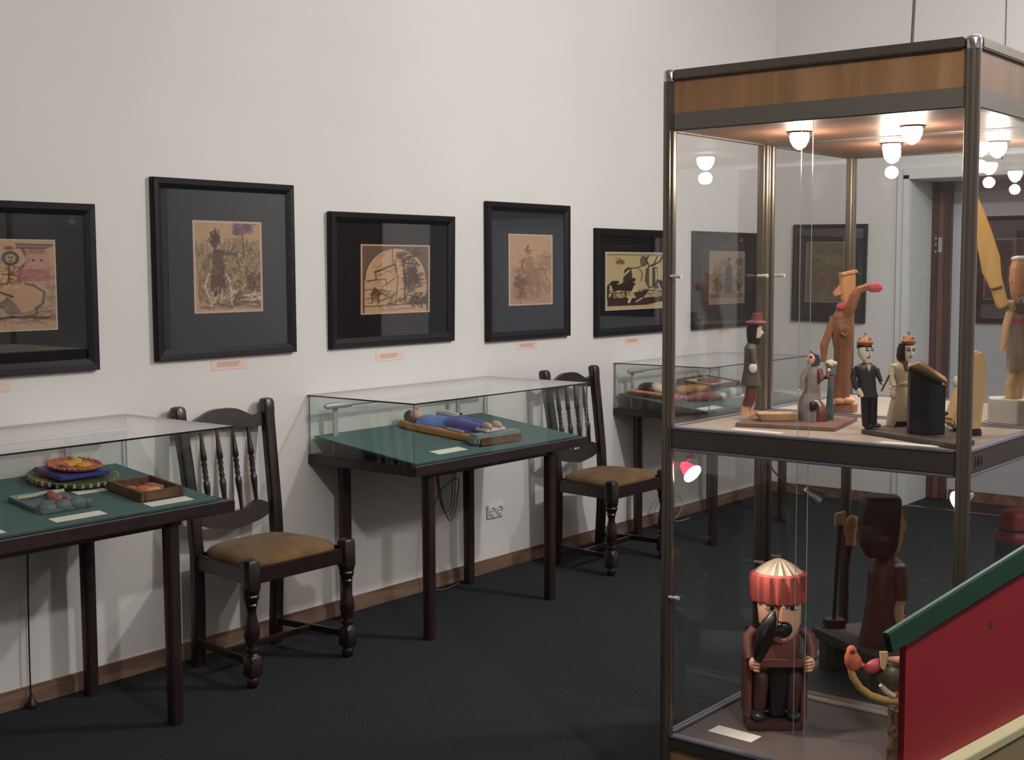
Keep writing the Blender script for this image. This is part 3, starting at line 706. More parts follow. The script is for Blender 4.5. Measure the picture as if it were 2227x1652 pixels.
obj('hair', MB().ell((-.05, .02, .04), (.07, .085, .035)), m_hair, t, smooth=True)
obj('face', MB().ell((.005, .0, .05), (.05, .055, .034)).ell((.03, -.01, .083), (.012, .010, .014)), m_cream, t, smooth=True)
obj('collar', MB().ell((.02, .09, .035), (.07, .06, .025)), m_ochre, t, smooth=True)
t = on_board('relief_icon', 'brown framed pink and white relief, at the back of the farthest table case', 'relief', .16, 7.20, rz=R(4))
b = MB(); b.box(-.13, .13, -.20, -.18, 0, .05).box(-.13, .13, .18, .20, 0, .05).box(-.13, -.11, -.18, .18, 0, .05).box(.11, .13, -.18, .18, 0, .05)
obj('rim', b, m_brownw, t, bevel=.004); obj('relief_ground', MB().box(-.11, .11, -.18, .18, 0, .040), m_cream, t)
b = MB()
for k in range(9):
    a = 2*math.pi*k/9; b.ell((.05*math.cos(a), .08*math.sin(a), .044), (.02, .03, .01), 8, 6)
obj('relief_ring', b, m_carmine, t, smooth=True); obj('relief_centre', MB().ell((0, 0, .042), (.03, .05, .014)), m_pinkcl, t, smooth=True)
t = on_board('carved_log', 'ochre and grey carved log figure behind the crimson relief, farthest table case', 'figurine', .24, 6.86, rz=R(-8))
obj('body', MB().tube([(-.02, -.14, .026), (0, .0, .03), (0, .16, .024)], [.022, .03, .020], 12), m_ochre, t, smooth=True); obj('head', MB().ell((-.01, -.16, .03), (.026, .03, .028)), m_hair, t, smooth=True)
t = on_board('glazed_fish', 'white and dull red glazed figure lying in front, farthest table case', 'figurine', .41, 6.68, rz=R(-20))
obj('body', MB().tube([(0, -.13, .02), (0, -.03, .028), (0, .10, .024), (0, .16, .014)], [.014, .028, .026, .012], 12), m_carmine, t, smooth=True); obj('tail', MB().ell((-.03, -.02, .02), (.02, .12, .012)), m_cream, t, smooth=True)
obj('head', MB().ell((0, .17, .022), (.022, .024, .02)), m_cream, t, smooth=True)
t = on_board('glazed_bottle', 'teal and white glazed bottle shape lying on felt, farthest table case', 'bottle', .40, 7.00, rz=R(-25))
obj('body', MB().tube([(0, -.10, .024), (0, -.02, .028), (0, .02, .028)], [.018, .026, .026], 12), m_teal, t, smooth=True); obj('band', MB().tube([(0, .02, .028), (0, .06, .028)], .027, 12), m_whitep, t, smooth=True); obj('cap', MB().tube([(0, .06, .028), (0, .10, .028)], .03, 12), m_stone, t, smooth=True)
t = on_board('long_relief', 'long pinkish grey relief at the right of the farthest table case', 'relief', .33, 7.42)
obj('slab', MB().box(-.05, .05, -.13, .10, 0, .024), m_carmine, t, bevel=.006); obj('strip', MB().box(-.03, .03, -.11, .08, .024, .030), m_greyb, t, bevel=.002)

# ------------------------------------------------------------------ chairs  (local: x away from the wall, y along it)
def make_chair(label):
    t = thing('dining_chair', label, 'chair', (0, 0, 0), 0, 'dark carved chairs with ochre velvet seats')
    for s in (-1, 1):
        rear = [(.10, s*.205, 0, .022, .027), (.112, s*.207, .25, .022, .026), (.115, s*.210, .46, .022, .026), (.105, s*.213, .60, .022, .026), (.075, s*.220, .82, .022, .026), (.050, s*.228, .985, .023, .026), (.046, s*.230, 1.01, .026, .026), (.042, s*.230, 1.038, .027, .026), (.041, s*.230, 1.050, .022, .023), (.041, s*.230, 1.055, .012, .014)]
        obj('rear_leg', MB().loft(rear, 16, 4.5), chair_m, t, smooth=True, angle=35)
        x, y = .495, s*.252
        b = MB(); b.loft([(x, y, .385, .030, .030), (x, y, .485, .030, .030), (x, y, .496, .025, .025), (x, y, .502, .012, .012)], 16, 5)
        b.loft([(x, y, .045, .024, .024), (x, y, .052, .029, .029), (x, y, .118, .029, .029), (x, y, .126, .024, .024)], 16, 5)
        prof = [(.012, 0), (.020, .006), (.024, .02), (.022, .034), (.017, .044), (.018, .05), (.027, .06), (.025, .128), (.018, .136), (.027, .144), (.027, .155), (.018, .162), (.026, .170), (.026, .18), (.027, .19), (.031, .205), (.029, .235), (.023, .265), (.018, .29), (.018, .305), (.021, .318), (.026, .324), (.022, .330), (.029, .345), (.032, .358), (.029, .364), (.034, .376), (.034, .39)]
        b.lathe(prof, (x, y, 0), 20)
        obj('front_leg', b, chair_m, t, smooth=True, angle=35)
        obj('side_stretcher', MB().bar((.11, s*.208, .098), (.49, s*.25, .098), .022, .026), chair_m, t, bevel=.003)
        obj('seat_rail', MB().bar((.12, s*.212, .432), (.485, s*.252, .432), .022, .062), chair_m, t, bevel=.003)
    obj('front_rail', MB().bar((.497, -.24, .432), (.497, .24, .432), .022, .062), chair_m, t, bevel=.003)
    obj('rear_rail', MB().bar((.115, -.2, .432), (.115, .2, .432), .022, .062), chair_m, t, bevel=.003)
    obj('cross_stretcher', MB().bar((.30, -.225, .098), (.30, .225, .098), .02, .024), chair_m, t, bevel=.003)
    # domed trapezoid cushion
    n = 40; rs = []
    for z, sc in ((.448, .97), (.462, 1.0), (.476, .99), (.490, .93), (.502, .80), (.509, .58), (.513, .3), (.514, .06)):
        r = []
        for k in range(n):
            a = 2*math.pi*k/n; c, q = math.cos(a), math.sin(a); c = math.copysign(abs(c)**.42, c); q = math.copysign(abs(q)**.42, q)
            xx = .305+c*.192*sc; hw = .205+(.245-.205)*(xx-.115)/.38
            r.append((xx, q*hw*sc, z))
        rs.append(r)
    obj('seat', MB().rings(rs), velvet, t, smooth=True, angle=60)
    # crest rail: wavy board between posts
    def wavy(top, bot, x0, lean, m=26, th=.020, hw=.205):
        vs = []; 
        for i in range(m+1):
            u = -1+2*i/m; y = u*hw; bow = .0
            zt, zb = top(u), bot(u)
            for z, xx in ((zt, x0(zt)-th/2), (zt, x0(zt)+th/2), (zb, x0(zb)+th/2), (zb, x0(zb)-th/2)): vs.append((xx+bow, y, z))
        rings = [vs[i*4:i*4+4] for i in range(m+1)]
        return MB().rings(rings)
    lx = lambda z: .115-(z-.46)*.145
    obj('crest_rail', wavy(lambda u: .982+.046*math.exp(-(abs(u)/.60)**3.4)+.016*math.exp(-((abs(u)-1)/.12)**2), lambda u: .938+.016*math.exp(-(u/.5)**2), lx, 0), chair_m, t, smooth=True, bevel=0)
    obj('lower_back_rail', wavy(lambda u: .604+.030*math.exp(-((abs(u)-.62)/.26)**2), lambda u: .552-.018*math.exp(-(u/.45)**2)+.018*math.exp(-((abs(u)-.9)/.2)**2), lx, 0), chair_m, t, smooth=True)
    for y in (-.123, -.041, .041, .123):
        pts = []; rad = []
        for q, r in ((0, .007), (.08, .008), (.2, .010), (.32, .0145), (.37, .0145), (.40, .009), (.43, .013), (.46, .009), (.5, .012), (.54, .009), (.57, .013), (.6, .009), (.63, .0145), (.7, .0125), (.82, .009), (.95, .007), (1, .007)):
            z = .600+q*(.965-.600); pts.append((lx(z), y, z)); rad.append(r)
        obj('spindle', MB().tube(pts, rad, 10), chair_m, t, smooth=True, angle=50)
    return t
ch = make_chair('dark turned chair with ochre velvet seat, left of the middle table case')
ch.location = (.008, 3.425, 0)
c2 = copy_tree(ch); c2['label'] = 'dark turned chair with ochre velvet seat, right of the middle table case'
c2.location = (.068, 5.775, 0)

# cords
def cord(name, pts, r, m, label, cat='cable'):
    # smooth catmull-rom
    P = [Vector(p) for p in pts]; out = []
    for i in range(len(P)-1):
        p0, p1, p2, p3 = P[max(i-1, 0)], P[i], P[i+1], P[min(i+2, len(P)-1)]
        for k in range(6):
            s = k/6; out.append(.5*((2*p1)+(-p0+p2)*s+(2*p0-5*p1+4*p2-p3)*s*s+(-p0+3*p1-3*p2+p3)*s**3))
    out.append(P[-1])
    return MB().tube(out, r, 6)
tag(obj('power_cord', cord('', [(.03, 2.54, .735), (.022, 2.535, .55), (.024, 2.528, .3), (.026, 2.525, .08), (.032, 2.525, .01)], .003, cord_m, ''), cord_m, smooth=True), 'black power cord hanging down the wall under the left table case', 'cable')
tag(obj('cord_plug', MB().lathe([(.010, 0), (.022, .002), (.022, .016), (.010, .03), (.005, .05)], (.04, 2.52, 0), 14), black_m, smooth=True), 'small black plug on the floor at the end of the hanging cord', 'plug')
pts = []
for k in range(3):
    for j in range(12):
        a = 2*math.pi*j/12+.4; pts.append((.07+.012*k, 4.775+(.055+.008*k)*math.cos(a)-.03*math.sin(a)*.5, .535+.145*math.sin(a)+.02*k*math.cos(2*a)))
pts += [(.075, 4.73, .5), (.06, 4.69, .35), (.05, 4.65, .1), (.055, 4.67, .03), (.075, 4.74, .006), (.07, 4.83, .006), (.05, 4.90, .006)]
tag(obj('cable_coil', cord('', pts, .0026, cordg_m, ''), cordg_m, smooth=True), 'loosely coiled grey cable hanging under the middle table case', 'cable')
tag(obj('loose_cord', cord('', [(.05, 4.88, .69), (.1, 4.93, .70), (.2, 4.98, .71), (.4, 5.0, .712), (.5, 5.05, .722)], .0025, cord_m, ''), cord_m, smooth=True), 'thin black cord sagging along the underside of the middle tabletop', 'cable')
pts = [(.06, 6.95, .33), (.05, 6.85, .2), (.05, 6.76, .12), (.05, 6.76, .05), (.06, 6.86, .02), (.06, 7.0, .03), (.05, 7.08, .10), (.05, 7.02, .16), (.05, 6.93, .12), (.07, 6.95, .012), (.09, 7.1, .006)]
tag(obj('looped_cord', cord('', pts, .0028, cordw_m, ''), cordw_m, smooth=True), 'pale looped cord near the floor under the farthest table case', 'cable')

# ------------------------------------------------------------------ the two tall showcases
VX0, VX1 = 2.368, 3.218
VT = 2.150
def post(t, x, y):
    b = MB(); n = 24; rs = []
    for z in (.0, VT-.028):
        r = []
        for k in range(n):
            a = 2*math.pi*k/n; rr = .0185-(.0035 if k % 6 == 3 else 0)
            r.append((x+rr*math.cos(a), y+rr*math.sin(a), z))
        rs.append(r)
    b.rings(rs)
    obj('post', b, alu, t, smooth=True, angle=25)
    obj('post_cap', MB().lathe([(.019, 0), (.0195, .022), (.016, .030), (.008, .034)], (x, y, VT-.03), 16), chrome, t, smooth=True)
    obj('post_foot', MB().lathe([(.0195, 0), (.0195, .012), (.018, .02)], (x, y, 0), 14), black_m, t, smooth=True)
def rail(t, a, b, z0, z1, th=.020, m=alud, name='rail'):
    a = Vector((a[0], a[1], (z0+z1)/2)); b = Vector((b[0], b[1], (z0+z1)/2))
    return obj(name, MB().bar(a, b, th, z1-z0), m, t, bevel=.003)
def showcase(y0, y1, label, sx):
    t = thing('glass_showcase', label, 'showcase', (0, 0, 0), 0, 'tall aluminium showcases standing back to back')
    xs = (VX0, VX1); ys = (y0, y1)
    for x in xs:
        for y in ys: post(t, x, y)
    sides = [((VX0+.018, y0), (VX1-.018, y0)), ((VX0+.018, y1), (VX1-.018, y1)), ((VX0, y0+.018), (VX0, y1-.018)), ((VX1, y0+.018), (VX1, y1-.018))]
    for a, b in sides:
        rail(t, a, b, VT-.026, VT, .034, alu, 'top_rail')
        o = obj('fascia_panel', MB().bar((a[0], a[1], (2.032+VT-.026)/2), (b[0], b[1], (2.032+VT-.026)/2), .010, VT-.026-2.032), beech, t)
        rail(t, a, b, 1.982, 2.032, .024, aluf, 'fascia_rail')
        rail(t, a, b, 1.088, 1.142, .024, alud, 'shelf_rail')
        rail(t, a, b, 1.142, 1.149, .028, alul, 'rail_lip'); rail(t, a, b, 1.080, 1.088, .028, alul, 'rail_lip')
        rail(t, a, b, .205, .237, .026, alud, 'base_rail'); rail(t, a, b, .237, .245, .03, shelf_m if a[1] == b[1] and a[1] > 3.5 else alul, 'rail_lip')  # beige lips imitate a warm reflection on the metal
        rail(t, a, b, .012, .04, .024, alud, 'foot_rail')
        obj('plinth_panel', MB().bar((a[0], a[1], .1225), (b[0], b[1], .1225), .010, .165), beech, t)
        # glass
    obj('top_panel', MB().box(VX0+.012, VX1-.012, y0+.012, y1-.012, VT-.02, VT-.012), beechd, t)
    obj('case_ceiling', MB().box(VX0+.014, VX1-.014, y0+.014, y1-.014, 1.985, 1.997), beechd, t)
    obj('shelf', MB().box(VX0+.014, VX1-.014, y0+.014, y1-.014, 1.128, 1.146), shelf_m, t, bevel=.001)
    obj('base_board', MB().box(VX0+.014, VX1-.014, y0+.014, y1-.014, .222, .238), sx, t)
    e = .004
    for z0, z1 in ((1.149, 1.984), (.245, 1.081)):
        xm = 2.787
        if sx is not shelfd_m:
            pane(t, VX0+.014, VX1-.014, y0-e/2, y0+e/2, z0, z1, vitglass, edgel_m); pane(t, VX0+.014, VX1-.014, y1-e/2, y1+e/2, z0, z1, vitglass, edgel_m)
        else:
            pane(t, VX0+.014, xm+.018, y0-.004, y0-.004+e, z0, z1, vitglass, edgel_m)      # two sliding front doors
            pane(t, xm-.018, VX1-.014, y0+.004, y0+.004+e, z0, z1, vitglass, edgel_m)
        pane(t, VX0-e/2, VX0+e/2, y0+.014, y1-.014, z0, z1, vitglass, edgel_m)
        pane(t, VX1-e/2, VX1+e/2, y0+.014, y1-.014, z0, z1, vitglass, edgel_m)
    return t
Y0, Y1, Y2, Y3 = 3.164, 3.722, 3.762, 4.380
s1 = showcase(Y0, Y1, 'front tall aluminium and glass showcase with beech fascia, nearest the camera', shelfd_m)
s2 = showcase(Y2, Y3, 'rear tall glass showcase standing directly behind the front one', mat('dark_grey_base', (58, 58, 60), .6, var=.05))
# lock pins
for (p, q) in (((VX0, Y0-.012, 1.577), (VX0+.022, Y0-.05, 1.577)),):
    pass
def pin(t, x, y, z, dx, dy):
    obj('lock_pin', MB().tube([(x, y, z), (x+dx*.6, y+dy*.6, z), (x+dx*.6, y+dy*.6, z), (x+dx, y+dy, z)], [.0045, .0045, .006, .006], 10), pin_m, t, smooth=True)
pin(s1, VX0+.015, Y0-.016, 1.577, .032, .004); pin(s1, VX0+.015, Y0-.016, .655, .032, .004)
pin(s1, VX0+.002, Y1-.035, 1.575, .035, .0); pin(s1, VX0+.002, Y1-.035, .66, .035, 0)
pin(s2, VX0+.002, Y2+.03, 1.575, .04, 0); pin(s2, VX0+.002, Y2+.03, .66, .04, 0)
# worn lettering traces on the right shelf rail
b = MB()
for k, (yy, zz) in enumerate(((3.215, .028), (3.228, .018), (3.240, .024), (3.252, .012), (3.262, .026))):
    b.bar((VX1+.0125, yy, 1.115-zz/2), (VX1+.0125, yy+(.006 if k % 2 else 0), 1.115+zz/2), .003, .001)
obj('worn_mark', b, black_m, s1)

# ceiling spot lights inside the showcases
def spot(x, y, zc, power, i):
    t = thing('recessed_spotlight', SPL[i], 'spotlight', (x, y, zc), 0, 'lit spotlights under the showcase ceilings')
    obj('trim_ring', MB().lathe([(.022, 0), (.034, -.001), (.036, -.005), (.026, -.007), (.022, -.004)], n=24), chrome, t, smooth=True)
    obj('bulb', MB().lathe([(.022, -.002), (.028, -.012), (.026, -.026), (.017, -.042), (.005, -.050)], n=16), bulb_m, t, smooth=True)
    lamp('spotlight_light', 'POINT', (x, y, zc-.078), power, (1, .86, .72), .02)
SPL = ['lit spotlight in the front showcase ceiling, left of the two', 'lit spotlight in the front showcase ceiling, right of the two, large glow',
       'lit spotlight in the rear showcase ceiling, left one', 'lit spotlight in the rear showcase ceiling, near its right side']
spot(2.634, 3.43, 1.985, 3.4, 0); spot(2.94, 3.49, 1.985, 3.4, 1); spot(2.70, 3.93, 1.985, 3.0, 2); spot(2.97, 4.10, 1.985, 3.0, 3)

# clip lamps in the lower part
m_clip = mat('copper_toned_bracket', (190, 140, 118), .3, metal=.8, var=.08)
def cliplamp(x, y, z, aim, lens, label, lit, rr=.026):
    t = thing('clip_lamp', label, 'lamp', (x, y, z), 0, 'small lamps clipped under the showcase shelf')
    d = Vector(aim).normalized(); rot = d.to_track_quat('Z', 'Y').to_matrix()
    up = 1.078-z
    sh = MB().lathe([(.006, -.040), (.012, -.034), (.020, -.012), (.026, .006), (.027, .010)], n=20); sh.v = [tuple(rot @ Vector(p)) for p in sh.v]
    obj('reflector', sh, lens[1], t, smooth=True)
    ln = MB().ell((0, 0, .008), (rr, rr, .010), 18, 8, ); ln.v = [tuple(rot @ Vector(p)) for p in ln.v]
    obj('lens', ln, lens[0], t, smooth=True)
    q = -d*.036
    if lit: obj('bracket', MB().box(-.016, .016, -.010, .010, up-.006, up+.0).tube([(0, 0, up-.006), (0, 0, up-.022), (q.x*.6, q.y*.6, up-.035), tuple(q)], .0035, 8).box(-.014, .014, -.004, .004, up-.026, up-.018), m_clip, t, smooth=False)
    if lit: lamp('clip_lamp_light', 'SPOT', (x+d.x*.03, y+d.y*.03, z+d.z*.03), lit[0], lit[1], .02, d.to_track_quat('-Z', 'Y').to_euler(), 120, .6)
    return t
cliplamp(2.409, 3.222, 1.012, (.74, -.12, -.5), (lampr_m, redlens), 'clip lamp with glowing pink-red lens, at the left post under the shelf', (17, (1, .82, .76)), .03)
cliplamp(3.182, 3.262, 1.008, (-.35, -.75, -.35), (lampw_m, chrome), 'clip lamp with a bright white lens, beside the right post under the front shelf', (12, (1, .88, .78)), .03)
cliplamp(2.665, 3.50, .925, (.45, .5, -.6), (black_m, chrome), 'unlit black and chrome clip lamp hanging on its cable in the lower showcase', None)
tag(obj('lamp_cable', cord('', [(2.52, 3.45, 1.078), (2.53, 3.45, 1.04), (2.56, 3.46, .99), (2.61, 3.48, .95), (2.645, 3.49, .935)], .0028, cordg_m, ''), cordg_m, smooth=True), 'grey lamp cable drooping from the shelf to the unlit clip lamp', 'cable')
# cables from the ceiling
tag(obj('ceiling_cable', cord('', [(3.060, 3.175, 2.151), (3.064, 3.18, 2.35), (3.070, 3.18, 2.8), (3.070, 3.18, 3.3), (3.070, 3.18, CH)], .0042, cordg_m, ''), cordg_m, smooth=True), 'grey cable running from the ceiling down to the top of the front showcase', 'cable')
tag(obj('hanging_wire', MB().tube([(1.585, YB-.004, 2.27), (1.585, YB-.004, CH)], .003, 6), cordg_m), 'thin grey wire running up the back wall above the opening', 'wire')
# shelf labels
def slabel(x, y, z, wd, dp, rz, label):
    o = obj('paper_label', MB().box(-wd/2, wd/2, -dp/2, dp/2, 0, .0012), paper_m, loc=(x, y, z), rot=(0, 0, rz)); tag(o, label, 'label', 'white paper labels in the showcase')
ZS = 1.146; ZB = .238
slabel(2.62, 3.222, ZS+.0005, .155, .036, R(-2), 'white paper label on the upper shelf in front of the trough plank')
slabel(3.063, 3.212, ZS+.0005, .15, .03, R(2), 'white paper label on the upper shelf in front of the wedding couple')
slabel(2.522, 3.292, ZB+.0005, .145, .062, R(-2), 'peach-white paper label on the showcase base before the seated red-hatted man')

# ------------------------------------------------------------------ carved figures
# local frame of every figure: x to the right of the photograph, y away from the camera, z up
VIEW = R(38.7)
wL = wood('light_carved_wood', (196, 158, 110), (214, 180, 134), .6, 4, (1, 1, .25), bump=.15)
wM = wood('orange_brown_carved_wood', (118, 72, 48), (152, 100, 66), .6, 4, (1, 1, .25), bump=.5)
wF = wood('pale_orange_wood', (196, 140, 98), (214, 160, 116), .55, 4, (1, 1, .4), bump=.15)
m_face = mat('ivory_face_paint', (222, 208, 188), .5, var=.04)
m_skin = mat('peach_skin_paint', (222, 172, 138), .5, var=.05)
m_dark = mat('black_paint', (20, 17, 18), .4, var=.1)
m_suit = mat('charcoal_paint', (44, 38, 40), .5, var=.12, scale=30)
m_hatb = mat('maroon_hat_paint', (116, 58, 54), .5, var=.1)
m_olive = mat('olive_coat_paint', (78, 76, 56), .6, var=.15, scale=30)
m_grey = mat('warm_grey_paint', (132, 118, 110), .65, var=.15, scale=30)
m_maroon = mat('maroon_paint', (108, 48, 44), .5, var=.15)
m_dress = wood('cream_dress_wood', (204, 184, 146), (222, 206, 172), .6, 4, (1, 1, .2), bump=.12)
m_crown = mat('gilded_brown_crown', (158, 98, 50), .45, var=.25, scale=40)
m_slate = mat('slate_green_paint', (92, 112, 112), .6, var=.12)
m_rose = mat('rose_paint', (186, 78, 88), .55, var=.12)
m_bigred = mat('brick_red_paint', (176, 86, 74), .5, var=.12, scale=30)
m_brwn = mat('brown_robe_paint', (112, 64, 54), .55, var=.16, scale=20)
m_brwd = mat('dark_brown_wood_paint', (74, 42, 36), .5, var=.15, scale=20)
m_hatg = mat('grey_beige_fluted_crown', (190, 176, 150), .6, var=.12)
m_bench = mat('grey_brown_bench', (78, 66, 58), .6, var=.14, scale=20)
def fig(name, label, cat, x, y, z, rz=0, group=None): return thing(name, label, cat, (x, y, z), VIEW+rz, group)
class U:
    """modelling units: (a, b) in units right/up of the figure's foot point, multiplied by k metres"""
    def __init__(s, k, a0, b0): s.k, s.a0, s.b0 = k, a0, b0
    def p(s, a, b, d=0): return ((a-s.a0)*s.k, d*s.k, (s.b0-b)*s.k)
    def P(s, l): return [s.p(*q) for q in l]
    def loft(s, mb, secs, n=16, p=2.0):   # (a, b, ra, rd[, d])
        return mb.loft([(*s.p(q[0], q[1], q[4] if len(q) > 4 else 0)[:2], (s.b0-q[1])*s.k, q[2]*s.k, q[3]*s.k) for q in secs], n, p)
    def tube(s, mb, pts, rad, n=10): return mb.tube(s.P(pts), [r*s.k for r in rad], n)
    def ell(s, mb, a, b, d, ra, rd, rb, n=14, m=9, rot=None): return mb.ell(s.p(a, b, d), (ra*s.k, rd*s.k, rb*s.k), n, m, rot)
    def box(s, mb, a0, a1, d0, d1, b0, b1):
        x0, _, z1 = s.p(a0, b0); x1, _, z0 = s.p(a1, b1); return mb.box(x0, x1, d0*s.k, d1*s.k, z0, z1)
    def prism(s, mb, poly, d0, d1): return mb.prism([(s.p(a, b)[0], s.p(a, b)[2]) for a, b in poly], d0*s.k, d1*s.k)

# plank under hat man and trough
pA = thing('display_plank', 'thin brown plank on the upper shelf under the trough and the kneeling figure', 'plank', (0, 0, ZS))
obj('board', MB().prism([(2.518, 3.285), (2.795, 3.345), (2.74, 3.62), (2.44, 3.56)], .0005, .011, 'z'), mat('brown_plank', (126, 96, 84), .6, var=.15, scale=16), pA, bevel=.001)
ZP = ZS+.0115
# --- man with hat, in profile looking right
k = .00140; u = U(k, 1630, 903)
t = fig('hat_man_figurine', 'carved man in olive coat and maroon brimmed hat, left of the upper shelf', 'figurine', 2.468, 3.465, ZP)
obj('foot', u.loft(u.loft(MB(), [(1617, 903, 11, 9), (1618, 896, 9, 8), (1622, 876, 9, 8)], 12, 3), [(1630, 903, 9, 7, 12), (1631, 894, 8, 7, 12), (1633, 876, 8, 8, 10)], 12, 3), m_skin, t, smooth=True)
obj('trousers', u.loft(MB(), [(1624, 880, 12, 13), (1630, 862, 12, 14), (1633, 832, 12, 14)], 14, 2.6), m_maroon, t, smooth=True)
obj('coat', u.loft(MB(), [(1631, 837, 21, 20), (1631, 826, 19, 20), (1631, 800, 15, 16), (1629, 775, 12, 18), (1628, 758, 11, 20), (1629, 750, 8, 12), (1630, 744, 6, 7)], 20, 3), m_olive, t, smooth=True)
obj('collar', u.loft(MB(), [(1630, 757, 10, 13), (1630, 748, 9, 10), (1630, 742, 7, 8)], 14), m_grey, t, smooth=True)
obj('arm', u.tube(MB(), [(1629, 760, -17), (1630, 778, -20), (1633, 792, -18)], [6, 6, 5]), m_olive, t, smooth=True)
obj('cuff', u.tube(MB(), [(1633, 788, -18), (1641, 797, -16)], [4, 4]), m_brownw, t, smooth=True)
obj('hand', u.ell(MB(), 1631, 799, -21, 9, 4, 11), m_face, t, smooth=True)
obj('beard', u.prism(MB(), [(1634, 728), (1648, 733), (1648, 748), (1642, 751), (1632, 746)], -6, 6), m_dark, t, bevel=.001)
obj('face', u.loft(MB(), [(1643, 736, 5, 8), (1645, 730, 8, 9), (1645, 718, 9, 10), (1643, 709, 9, 10)], 14, 2.6), m_face, t, smooth=True)
obj('nose', u.prism(MB(), [(1651, 715), (1658, 726), (1651, 728)], -2.5, 2.5), m_face, t)
obj('eye', u.ell(MB(), 1650, 717, -7, 3, 2.2, 1.8), m_dark, t)
obj('hair', u.loft(MB(), [(1632, 747, 9, 10), (1631, 735, 10, 12), (1632, 715, 12, 13), (1636, 706, 14, 13)], 16, 2.6), m_dark, t, smooth=True)
hb = u.loft(MB(), [(1641, 707, 20, 19), (1641, 703, 23, 21), (1641, 700, 20, 19), (1642, 698, 12, 12), (1643, 690, 11, 11), (1643, 684, 11, 11), (1643, 683, 7, 7)], 24)
ho = obj('hat', hb, m_hatb, t, smooth=True)
# --- trough
t = fig('wooden_trough', 'small pale wooden trough lying on the brown plank of the upper shelf', 'trough', 2.583, 3.408, ZP, R(-1))
b = MB(); b.rings([[(x*sx, y*sy, z) for x, y in ((-1, -1), (1, -1), (1, 1), (-1, 1))] for sx, sy, z in ((.046, .024, 0), (.058, .036, .022), (.052, .031, .022), (.040, .020, .005))], caps=True)
obj('bowl', b, wL, t, bevel=.002); obj('handle', MB().box(.052, .062, -.010, .010, .017, .024).box(-.062, -.052, -.010, .010, .017, .024), wL, t, bevel=.002)
# --- kneeling horn player
k = .00135; u = U(k, 1775, 911)
t = fig('kneeling_figurine', 'kneeling grey carved figure with blue-black hood, left of the slate green cone', 'figurine', 2.668, 3.475, ZP)
obj('skirt', u.loft(MB(), [(1770, 911, 27, 26), (1768, 895, 25, 25), (1766, 870, 23, 22), (1770, 852, 18, 17)], 18, 2.6), m_grey, t, smooth=True)
obj('knee', u.loft(MB(), [(1787, 911, 13, 12, -18), (1787, 895, 12, 12, -18), (1786, 878, 11, 11, -14), (1784, 868, 6, 6, -8)], 14, 2.6), m_maroon, t, smooth=True)
obj('torso', u.loft(MB(), [(1771, 858, 19, 16), (1772, 835, 15, 14), (1774, 815, 18, 13), (1775, 802, 14, 11), (1774, 794, 6, 6)], 18, 2.4), m_grey, t, smooth=True)
obj('left_arm', u.tube(MB(), [(1760, 803, -2), (1750, 818, -6), (1748, 832, -10), (1744, 844, -12)], [7, 6.5, 5, 3.5]), m_grey, t, smooth=True)
obj('right_arm', u.tube(MB(), [(1784, 802, -4), (1788, 825, -14), (1800, 818, -12), (1805, 806, -8)], [8, 9, 6, 4]), m_maroon, t, smooth=True)
obj('hand', u.ell(u.ell(MB(), 1742, 845, -12, 4, 3, 3), 1805, 803, -8, 4, 3, 5), m_face, t, smooth=True)
obj('head', u.ell(MB(), 1769, 778, -1, 9, 9, 14), m_skin, t, smooth=True)
obj('nose', u.prism(MB(), [(1761, 776), (1756, 779), (1761, 782)], -3, 1), m_skin, t)
obj('eye', u.ell(MB(), 1766, 774, -9, 3, 1.5, 3), m_dark, t, smooth=True)
obj('hood', u.prism(MB(), [(1765, 760), (1772, 766), (1784, 771), (1788, 782), (1784, 793), (1768, 794), (1775, 786), (1777, 775)], -8, 8), mat('blue_black_hood', (58, 62, 76), .5, var=.15), t, bevel=.002)
obj('horn', u.ell(MB(), 1768, 877, -28, 10, 5, 10), m_dark, t, smooth=True); obj('horn_ring', u.tube(MB(), [(1770, 866, -24), (1778, 869, -24), (1783, 877, -24), (1784, 884, -22)], [2, 3, 3, 2]), m_whitep, t, smooth=True)
# --- cone
k = .00135; u = U(k, 1802, 911)
t = fig('cone_stand', 'slim slate green cone topped by a cream flower, beside the kneeling figure', 'figurine', 2.703, 3.51, ZP)
obj('cone', u.loft(MB(), [(1801, 911, 10, 9), (1802, 870, 7.5, 7), (1803, 815, 5, 5), (1803, 812, 10, 9), (1804, 796, 11, 9)], 16), m_slate, t, smooth=True)
b = MB()
for q in range(7):
    a = 2*math.pi*q/7; u.ell(b, 1803+8*math.cos(a), 789+2*math.sin(3*a), 7*math.sin(a), 6, 6, 5, 8, 6)
u.ell(b, 1803, 785, 0, 6, 6, 5, 10, 7)
obj('flower', b, m_cream, t, smooth=True)
# --- prophet
k = .00145; u = U(k, 1838, 897)
t = fig('bearded_figurine', 'tall orange-brown carved man with big nose and one raised arm, upper rear showcase', 'figurine', 2.600, 3.820, ZS)
obj('plinth', u.loft(MB(), [(1842, 897, 30, 27), (1842, 880, 30, 27)], 6), wM, t, bevel=.001)
obj('foot', u.ell(u.ell(MB(), 1830, 872, -10, 13, 14, 8), 1848, 871, -10, 16, 14, 8), wF, t, smooth=True)
obj('body', u.loft(MB(), [(1836, 868, 19, 16), (1837, 820, 18, 16), (1838, 760, 19, 17), (1838, 735, 24, 20), (1837, 710, 25, 19), (1836, 690, 22, 16), (1836, 678, 16, 12), (1838, 665, 11, 10)], 9, 2.4), wM, t)
obj('belly_carving', u.tube(u.ell(MB(), 1836, 718, -17, 12, 5, 12), [(1826, 724, -22), (1836, 730, -23), (1844, 722, -22)], [2.5, 4, 2.5]), wM, t)
